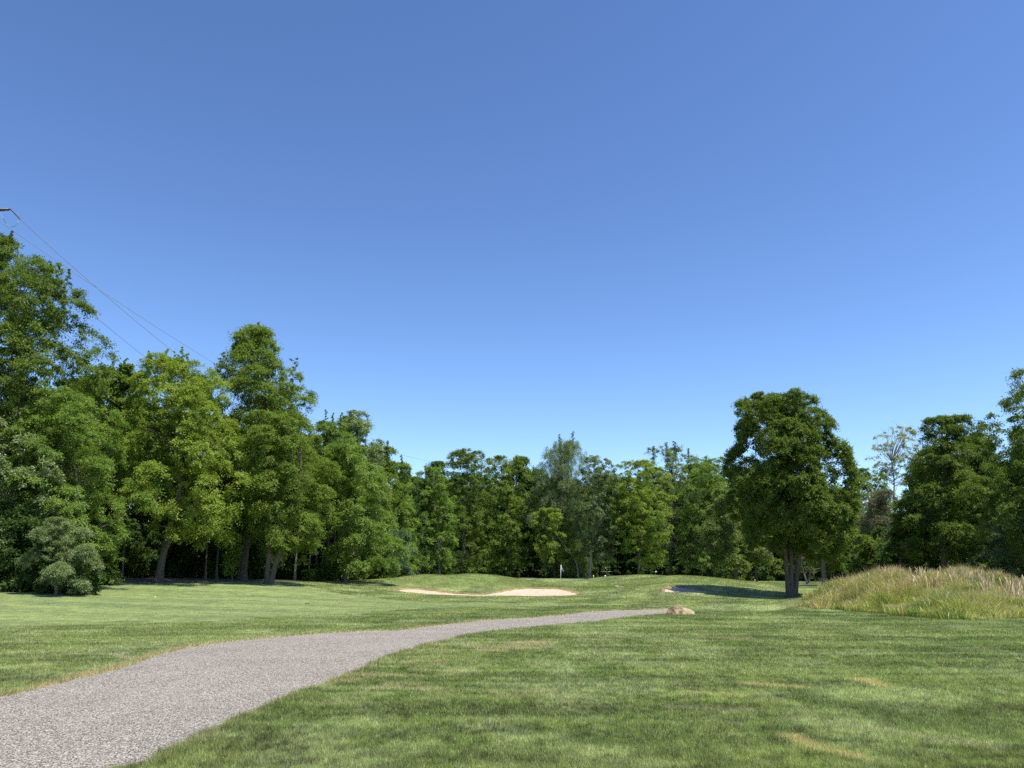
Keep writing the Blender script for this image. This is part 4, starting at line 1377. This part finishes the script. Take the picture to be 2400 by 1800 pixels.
bush = [sapling_proto(s, H, hw, mt, nc, lf, 0.05, low=0.05, csize=0.6) for s, H, hw, mt, nc, lf in
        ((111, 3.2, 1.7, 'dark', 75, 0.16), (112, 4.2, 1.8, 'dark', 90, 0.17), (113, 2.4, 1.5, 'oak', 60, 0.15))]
spots = []
for px in range(-60, 880, 24):
    fr = px / 880
    D = np.interp(px, [-60, 150, 343, 523, 583, 700, 790, 880], [49, 52, 58, 61, 62, 69, 76, 92]) + rsx.uniform(0.5, 3)
    a, _ = ray(px + rsx.uniform(-8, 8), 1240)
    spots.append((a * D, D, rsx.uniform(0, 6.28), rsx.uniform(0.75, 1.15), rsx.randrange(3)))
for px, D, s_ in ((95, 40.3, 0.8), (135, 40.2, 0.75), (170, 40.6, 0.75), (-50, 41, 1.1), (-10, 40.5, 1.2), (35, 41, 1.15), (75, 42, 1.2), (190, 44.5, 0.9), (215, 47, 0.9), (10, 44, 1.5), (80, 45, 1.5)):
    a, _ = ray(px, 1240)
    spots.append((a * D, D, rsx.uniform(0, 6.28), s_, rsx.randrange(3)))
for off, st_ in ((9, 20), (18, 26)):
    for px in range(-60, 900, st_):
        D = np.interp(px, [-60, 150, 343, 523, 583, 700, 790, 880], [49, 52, 58, 61, 62, 69, 76, 92]) + off + rsx.uniform(-1, 3)
        a, _ = ray(px + rsx.uniform(-8, 8), 1240)
        spots.append((a * D, D, rsx.uniform(0, 6.28), rsx.uniform(1.1, 1.7), rsx.randrange(3)))
place(bush, 'undergrowth_shrub', spots, 'dark leafy shrub of the undergrowth along the foot of the left wood', 'shrub', 'undergrowth shrubs along the left wood')

low = [sapling_proto(s, H, hw, mt, nc, lf, 0.03, low=0.02, csize=0.4) for s, H, hw, mt, nc, lf in
       ((121, 1.5, 0.9, 'beech', 40, 0.12), (122, 1.1, 0.8, 'mid', 34, 0.11), (123, 2.0, 0.9, 'beech', 46, 0.13))]
spots = []
for px in range(668, 850, 14):
    D = np.interp(px, [660, 700, 790, 880], [63.5, 66.5, 72.5, 84]) + rsx.uniform(-0.5, 1)
    a, _ = ray(px + rsx.uniform(-5, 5), 1240)
    spots.append((a * D, D, rsx.uniform(0, 6.28), rsx.uniform(0.7, 1.2), rsx.randrange(3)))
place(low, 'low_bush', spots, '%s from left of the low sunlit bushes at the left wood edge', 'shrub', 'low sunlit bushes at the grass edge')

stem = [sapling_proto(s, 11, 1.5, 'mid', 50, 0.16, 0.09, low=0.6, bark='bark_grey', csize=0.8) for s in (131, 132)]
spots = []
for px in (205, 262, 445, 470, 640, 665, 684, 693, 703, 722, 731, 760):
    D = np.interp(px, [150, 343, 523, 583, 700, 790], [50, 55, 58.5, 60, 66.5, 73]) + rsx.uniform(0, 1.2)
    a, _ = ray(px, 1240)
    spots.append((a * D, D, rsx.uniform(0, 6.28), rsx.uniform(0.85, 1.05), rsx.randrange(2)))
place(stem, 'slender_tree', spots, '%s from the left of the slender bare stems at the edge of the left wood', 'tree', 'slender young trees at the edge of the left wood')

# wood behind the green
back = [sapling_proto(s, H, hw, mt, nc, lf, tr, low=lo_, csize=1.5, nt=10, nl=8) for s, H, hw, mt, nc, lf, tr, lo_ in
        ((141, 20, 4.4, 'dark', 220, 0.36, 0.22, 0.12), (142, 18, 4.8, 'oak', 230, 0.36, 0.25, 0.1), (143, 19, 4.0, 'mid', 210, 0.34, 0.2, 0.16))]
spots = []
for px in range(890, 2000, 34):
    D = (159 if px < 1650 else 128) + rsx.uniform(-4, 5)
    a, _ = ray(px + rsx.uniform(-8, 8), 1240)
    s = rsx.uniform(1.0, 1.16) * (1.0 if px < 1650 else 0.8) * (0.68 if 1845 < px < 1995 else 1.0)
    spots.append((a * D, D, rsx.uniform(0, 6.28), s, rsx.randrange(3)))
for px in range(880, 2300, 52):
    D = (175 if px < 1650 else 150) + rsx.uniform(-4, 5)
    a, _ = ray(px + rsx.uniform(-8, 8), 1240)
    s = rsx.uniform(1.05, 1.2) * (1.0 if px < 1650 else 0.85) * (0.68 if 1845 < px < 1995 else 1.0)
    spots.append((a * D, D, rsx.uniform(0, 6.28), s, rsx.randrange(3)))
place(back, 'far_tree', spots, 'tree in the back rows of the wood beyond the green', 'tree', 'back rows of trees beyond the green')

hedge = [sapling_proto(s, H, hw, mt, nc, lf, 0.05, low=0.03, csize=0.9) for s, H, hw, mt, nc, lf in
         ((151, 4.5, 2.6, 'dark', 80, 0.25), (152, 3.5, 2.4, 'mid', 70, 0.24))]
spots = []
for px in range(885, 1960, 26):
    D = (151.5 if px < 1560 else 119) + rsx.uniform(0, 4)
    a, _ = ray(px + rsx.uniform(-6, 6), 1240)
    spots.append((a * D, D, rsx.uniform(0, 6.28), rsx.uniform(0.7, 1.1), 0 if rsx.random() < .75 else 1))
    spots.append((a * (D + 11), D + 11, rsx.uniform(0, 6.28), rsx.uniform(1.1, 1.5), 0))
place(hedge, 'undergrowth_shrub', spots, 'shaded shrub at the foot of the wood beyond the green', 'shrub', 'undergrowth shrubs beyond the green')

# right wood interior
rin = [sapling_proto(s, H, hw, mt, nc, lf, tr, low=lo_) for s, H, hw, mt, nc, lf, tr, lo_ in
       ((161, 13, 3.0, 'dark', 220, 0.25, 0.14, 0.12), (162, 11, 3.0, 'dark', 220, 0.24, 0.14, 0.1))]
spots = []
for (px, D) in [(1985, 74), (2020, 70), (2080, 72), (2130, 68), (2180, 66), (2240, 63), (2300, 60), (2050, 84), (2120, 82), (2190, 80), (2260, 78), (1960, 84), (2340, 70)]:
    a, _ = ray(px, 1240)
    spots.append((a * D, D, rsx.uniform(0, 6.28), rsx.uniform(0.85, 1.1) * (0.6 if px < 2030 else 1.0), rsx.randrange(2)))
place(rin, 'shaded_tree', spots, 'shaded tree standing inside the wood behind the grassy mound', 'tree', 'shaded trees inside the right wood')
rb = [sapling_proto(s, H, hw, mt, nc, lf, 0.05, low=0.03, csize=0.6) for s, H, hw, mt, nc, lf in
      ((171, 2.6, 1.5, 'dark', 70, 0.16), (172, 2.0, 1.4, 'mid', 60, 0.15))]
spots = []
for px in range(1960, 2300, 26):
    D = 58 + rsx.uniform(0, 6)
    a, _ = ray(px + rsx.uniform(-6, 6), 1240)
    spots.append((a * D, D, rsx.uniform(0, 6.28), rsx.uniform(0.7, 1.1), rsx.randrange(2)))
for off in (9, 17):
    for px in range(1950, 2330, 24):
        D = 59 + off + rsx.uniform(0, 4)
        a, _ = ray(px + rsx.uniform(-6, 6), 1240)
        spots.append((a * D, D, rsx.uniform(0, 6.28), rsx.uniform(1.3, 1.9), rsx.randrange(2)))
place(rb, 'undergrowth_shrub', spots, 'low shaded shrub at the foot of the right wood behind the grassy mound', 'shrub', 'undergrowth shrubs behind the grassy mound')

# ------------------------------------------------------------------ boulder


def boulder_mat():
    m, nt, out = new_mat('granite')
    tc = N(nt, 'ShaderNodeTexCoord')
    n = noise(nt, 2.6, 8, tc.outputs['Object'], 0.65)
    n2 = noise(nt, 14, 6, tc.outputs['Object'], 0.7)
    r = ramp(nt, n.outputs['Fac'], [(0.34, (0.05, 0.033, 0.024)), (0.44, (0.15, 0.10, 0.055)), (0.53, (0.36, 0.255, 0.14)), (0.66, (0.44, 0.36, 0.235))])
    r2 = ramp(nt, n2.outputs['Fac'], [(0.3, (0.72, 0.7, 0.7)), (0.7, (1.15, 1.15, 1.15))])
    c = mixc(nt, r.outputs[0], r2.outputs[0], 1.0, 'MULTIPLY')
    p = N(nt, 'ShaderNodeBsdfPrincipled', Roughness=0.85)
    nt.links.new(c, p.inputs['Base Color'])
    bp = N(nt, 'ShaderNodeBump', Strength=0.9, Distance=0.05)
    nt.links.new(n2.outputs['Fac'], bp.inputs['Height'])
    nt.links.new(bp.outputs[0], p.inputs['Normal'])
    nt.links.new(p.outputs[0], out.inputs[0])
    return m


nu, nv = 56, 28
uu = np.linspace(0, 2 * math.pi, nu, endpoint=False)
vv = np.linspace(0.0, math.pi, nv)
UU, VV = np.meshgrid(uu, vv)
d = np.stack([np.cos(UU) * np.sin(VV), np.sin(UU) * np.sin(VV), np.cos(VV)], -1)
# a worn block: planes cut the ellipsoid
planes = [((0.15, -0.1, 1), 0.62), ((-0.85, -0.25, 0.55), 0.72), ((0.95, -0.2, 0.25), 0.86), ((0.1, -1, 0.25), 0.80), ((0.5, -0.7, -0.3), 0.9), ((0.0, 1, 0.4), 0.8), ((-0.5, -0.6, 0.3), 0.88), ((0.55, -0.1, 0.85), 0.70), ((-0.2, -0.75, 0.75), 0.74), ((0.35, -0.8, 0.5), 0.76)]
rad = np.ones(UU.shape)
for nrm, dd in planes:
    nn_ = np.array(nrm) / np.linalg.norm(nrm)
    cs = d @ nn_
    lim = np.where(cs > 0.05, dd / np.maximum(cs, 0.05), 9)
    k = 26.0
    rad = -np.log(np.exp(-k * rad) + np.exp(-k * np.minimum(lim, 4))) / k
rad *= 1 + (fbm(UU * 2.2 + 3, VV * 3 + 1, 201, 4) - 0.5) * 0.16 * np.sin(VV)
Pb = d * rad[..., None] * np.array([0.61, 0.43, 0.38])
Pb[..., 2] = np.maximum(Pb[..., 2], -0.2)
vb = Pb.reshape(-1, 3)
i = np.arange(nv - 1)[:, None] * nu
k = np.arange(nu)[None]
fb = np.stack([i + k, i + nu + k, i + nu + (k + 1) % nu, i + (k + 1) % nu], -1).reshape(-1, 4)
bd = npmesh('boulder', vb, fb, boulder_mat(), smooth=True)
bp_ = at(1471, 1326, 31.4)
bd.location = (bp_[0], 31.4, float(hz(bp_[0], 31.4)) + 0.03)
bd.rotation_euler = (0, 0.04, 0.1)
tag(bd, 'tan and brown boulder lying in the lawn at the far end of the path', 'boulder')

# ------------------------------------------------------------------ flag on the green
fx = at(1211, 1252.5, 120)[0]
fl = empty('golf_flag', (fx, 120, float(hz(fx, 120))))
tag(fl, 'flagstick with a limp pale flag standing on the green', 'flag')
mb = MB()
mb.tube([(0, 0, -0.1), (0.03, 0, 1.0), (0.10, 0, 2.2)], [0.042, 0.038, 0.035], n=8)
mb.build('flagstick', M['white'], fl)
nx_, nz_ = 10, 10
g = []
for a in range(nz_):
    for b in range(nx_):
        t, s = a / (nz_ - 1), b / (nx_ - 1)
        x = 0.10 + s * (0.32 + 0.12 * math.sin(t * 3)) * (0.55 + 0.45 * t)
        zf = 2.18 - t * 0.55 - s * 0.42
        g.append((x, 0.06 * math.sin(s * 9 + t * 3), zf))
g = np.array(g)
g2 = g + np.array([0, 0.012, 0])
ii = np.arange(nz_ - 1)[:, None] * nx_ + np.arange(nx_ - 1)[None]
fq = np.stack([ii, ii + 1, ii + nx_ + 1, ii + nx_], -1).reshape(-1, 4)
npmesh('flag', np.vstack([g, g2]), [fq, fq[:, ::-1] + len(g)], M['flag'], fl, smooth=True)

# ------------------------------------------------------------------ golf cart beyond the green
DC = 148.0
cx = at(1310, 1245, DC)[0]
gc = empty('golf_cart', (cx, DC, float(hz(cx, DC)) + 0.0), 0.12)
tag(gc, 'dark roofed golf cart parked in the shade beyond the green', 'golf cart')
mb = MB()
mb.box((0, 0, 0.42), (2.0, 1.1, 0.28), bev=0.12)
mb.box((-0.95, 0, 0.60), (0.45, 1.05, 0.45), bev=0.2)
mb.box((0.80, 0, 0.70), (0.55, 1.05, 0.35), bev=0.15)
mb.build('body', M['body'], gc)
mb = MB()
mb.box((0.25, 0, 0.75), (0.55, 1.0, 0.16), bev=0.15)
mb.box((0.52, 0, 1.05), (0.12, 1.0, 0.5), rz=0.0, bev=0.15)
mb.build('seat', M['seat'], gc)
mb = MB()
mb.box((0.05, 0, 1.84), (2.1, 1.2, 0.07), bev=0.08)
mb.box((0.05, 0, 1.89), (1.8, 1.0, 0.04), bev=0.08)
mb.build('roof', M['roof'], gc)
for sx_ in (-0.75, 0.85):
    for sy_ in (-0.5, 0.5):
        mb = MB()
        mb.tube([(sx_, sy_, 0.55), (sx_ * 0.95 + (0.2 if sx_ < 0 else 0), sy_, 1.82)], 0.025, n=6)
        mb.build('roof_post', M['black'], gc)
for sx_ in (-0.8, 0.75):
    for sy_ in (-0.52, 0.52):
        mb = MB()
        mb.tube([(sx_, sy_ - 0.09, 0.23), (sx_, sy_ + 0.09, 0.23)], 0.23, n=18)
        wheel = mb.build('wheel', M['tyre'], gc)
        mb = MB()
        mb.tube([(sx_, sy_ - 0.10, 0.23), (sx_, sy_ + 0.10, 0.23)], 0.12, n=12)
        mb.build('rim', M['white'], wheel)
mb = MB()
mb.tube([(-0.55, 0.25, 0.7), (-0.30, 0.25, 1.0)], 0.02, n=6)
a_ = np.linspace(0, 2 * math.pi, 13)
mb.tube(np.stack([-0.28 + 0.10 * np.cos(a_), 0.25 + 0.17 * np.sin(a_), 1.02 + 0.10 * np.cos(a_) * 0.5], 1), 0.015, n=5, cap=False)
mb.build('steering_wheel', M['black'], gc)

# ------------------------------------------------------------------ markers


def marker(px, D, r, h, label, tilt=0.0, mat='white', lift=0.0):
    x = at(px, 1250, D)[0]
    mb = MB()
    mb.lathe((0, 0, 0), [(0.001, -0.1), (r, -0.1), (r, h * 0.82), (r * 0.85, h * 0.94), (r * 0.45, h), (0.001, h)], n=14)
    o = mb.build('marker_post', M[mat], None, smooth=False)
    o.location = (x, D, float(hz(x, D)) + lift)
    o.rotation_euler = (0, tilt, 0)
    tag(o, label, 'marker post', 'white marker posts')
    return o


def z_for(px, py, D):
    return at(px, py, D)[2]


for px, py0, py1, D, r, lab, tl in ((1307.5, 1242.8, 1246.6, 96.5, 0.10, 'short bright white post on the crest in front of the golf cart', 0),
                                    (1282, 1242.5, 1247.6, 138, 0.08, 'thin pale post at the wood edge left of the golf cart', 0),
                                    (1632, 1253, 1258, 92, 0.07, 'leaning pale post at the foot of the slim tree', -0.3)):
    x = at(px, py1, D)[0]
    zt, zb_ = z_for(px, py0, D), float(hz(x, D))
    marker(px, D, r, max(0.25, zt - zb_), lab, tl)

# dark rounded ball washer behind the flag
x = at(1223.5, 1250, 139)[0]
bw = empty('ball_washer', (x, 139, float(hz(x, 139))))
tag(bw, 'dark rounded housing on a post in front of the pale path behind the flag', 'ball washer')
mb = MB()
mb.tube([(0, 0, -0.1), (0, 0, 0.6)], 0.07, n=10)
mb.build('post', M['black'], bw)
mb = MB()
mb.lathe((0, 0, 0.30), [(0.001, 0), (0.17, 0.02), (0.20, 0.2), (0.21, 0.5), (0.17, 0.75), (0.08, 0.85), (0.001, 0.86)], n=16)
mb.build('housing', simple('weathered_green', (0.05, 0.055, 0.05), 0.5, 0.6, 3.0), bw, smooth=True)

# golf ball and a small dark cover in the fairway
gp = hit(335, 1292)
mb = MB()
a_ = np.linspace(-math.pi / 2, math.pi / 2, 12)
mb.lathe((0, 0, 0), np.stack([np.maximum(0.001, 0.030 * np.cos(a_)), 0.030 * np.sin(a_)], 1), n=16)
gb = mb.build('golf_ball', M['white'], None, smooth=True)
gb.location = (gp[0], gp[1], float(hz(*gp)) + 0.045)
tag(gb, 'white golf ball lying on the light fairway', 'golf ball')
gp = hit(664, 1305)
mb = MB()
mb.lathe((0, 0, 0), [(0.001, -0.05), (0.11, -0.05), (0.11, 0.026), (0.10, 0.034), (0.001, 0.036)], n=18)
sp_ = mb.build('sprinkler_cover', M['black'], None)
sp_.location = (gp[0], gp[1], float(hz(*gp)) + 0.0)
tag(sp_, 'small dark round sprinkler cover set in the fairway', 'sprinkler')

# ------------------------------------------------------------------ power line on the left
DP = 62.0
arm_tip = at(24, 452, DP)
px0 = at(-95, 452, DP)
base_z = float(hz(px0[0], DP))
up_ = empty('utility_pole', (px0[0], DP, base_z))
tag(up_, 'power line pole with its cross-arm end poking in at the left edge above the trees', 'utility pole')
mb = MB()
mb.tube([(0, 0, -0.5), (0, 0, px0[2] - base_z + 1.5)], [0.42, 0.2], n=14)
mb.build('pole', M['steel'], up_, smooth=True)
mb = MB()
ax = arm_tip[0] - px0[0]
hz_arm = arm_tip[2] - base_z
mb.box((ax / 2 - 0.35, 0, hz_arm - 0.02), (ax + 0.3, 0.2, 0.17), bev=0.05)
mb.tube([(0, 0, hz_arm - 0.55), (ax - 0.55, 0, hz_arm - 0.12)], 0.05, n=8)
mb.tube([(ax - 0.25, 0, hz_arm), (ax, 0, hz_arm - 0.02)], 0.07, n=8)
mb.build('crossarm', M['steel'], up_)
ins_end = at(44, 474, DP + 1.2) - np.array([px0[0], DP, base_z])
mb = MB()
A_ = np.array([ax, 0, hz_arm - 0.03])
for k in range(9):
    t0, t1 = k / 9, (k + 0.6) / 9
    mb.tube([A_ * (1 - t0) + ins_end * t0, A_ * (1 - t1) + ins_end * t1], 0.062, n=8)
mb.tube([A_, ins_end], 0.03, n=6)
mb.build('insulator', M['ins'], up_)
mb = MB()
t = np.linspace(0, 1, 16)
loop_px = [(0, 492), (4, 512), (10, 524), (18, 532), (27, 534), (34, 530), (39, 522), (40, 519)]
lp = np.array([at(a, b, DP + 0.3) for a, b in [(-12, 470), (0, 495 - 2), (4, 503 - 0), (9, 474)]])
lp = np.array([at(a, b, DP + 0.3) - np.array([px0[0], DP, base_z]) for a, b in [(-6, 452), (0.5, 459), (4, 468), (9, 477), (15, 484), (22, 489), (28, 490.5), (34, 487), (38, 481), (39.5, 477)]])
mb.tube(lp, 0.022, n=5)
mb.build('jumper_wire', M['wire'], up_)


def to_px(P):
    P = np.asarray(P)
    zc, yc = P[..., 2] - CAM_H, P[..., 1]
    dep = yc * CP + zc * SP
    up = zc * CP - yc * SP
    return 1106 + F * P[..., 0] / dep, 829.5 - F * up / dep


def wire(a, b, thru, label, r=0.03):
    t = np.linspace(0, 1, 240)[:, None]
    lo_, hi_ = 0.0, 14.0
    for _ in range(40):
        sag = (lo_ + hi_) / 2
        P = a * (1 - t) + b * t
        P[:, 2] -= sag * 4 * (t * (1 - t))[:, 0]
        x, y = to_px(P)
        if np.interp(thru[0], x, y) < thru[1]:
            lo_ = sag
        else:
            hi_ = sag
    mb = MB()
    mb.tube(P[::3], r, n=5, cap=False)
    o = mb.build('power_line', M['wire'], None)
    tag(o, label, 'power line', 'power lines of the same line')
    return o


FARW = 225.0
ends = [((44, 474, 63.2), (900, 1003, FARW), (375, 760), 'power line that starts at the insulator at the left edge'),
        ((-15, 468, 66), (960, 1000, FARW), (457, 781), 'power line reaching farthest right, ending at the side peak of the tall pointed tree'),
        ((36, 538, 66), (890, 1020, FARW), (312, 770), 'power line emerging from the tip of the leftmost tall tree'),
        ((60, 632, 66), (885, 1030, FARW), (265, 787), 'upper of the two short stretches of wire right of the leftmost tall tree'),
        ((60, 656, 66), (880, 1036, FARW), (240, 797), 'lowest stretch of wire right of the leftmost tall tree')]
for a, b, th, lab in ends:
    wire(at(*a), at(*b), th, lab)
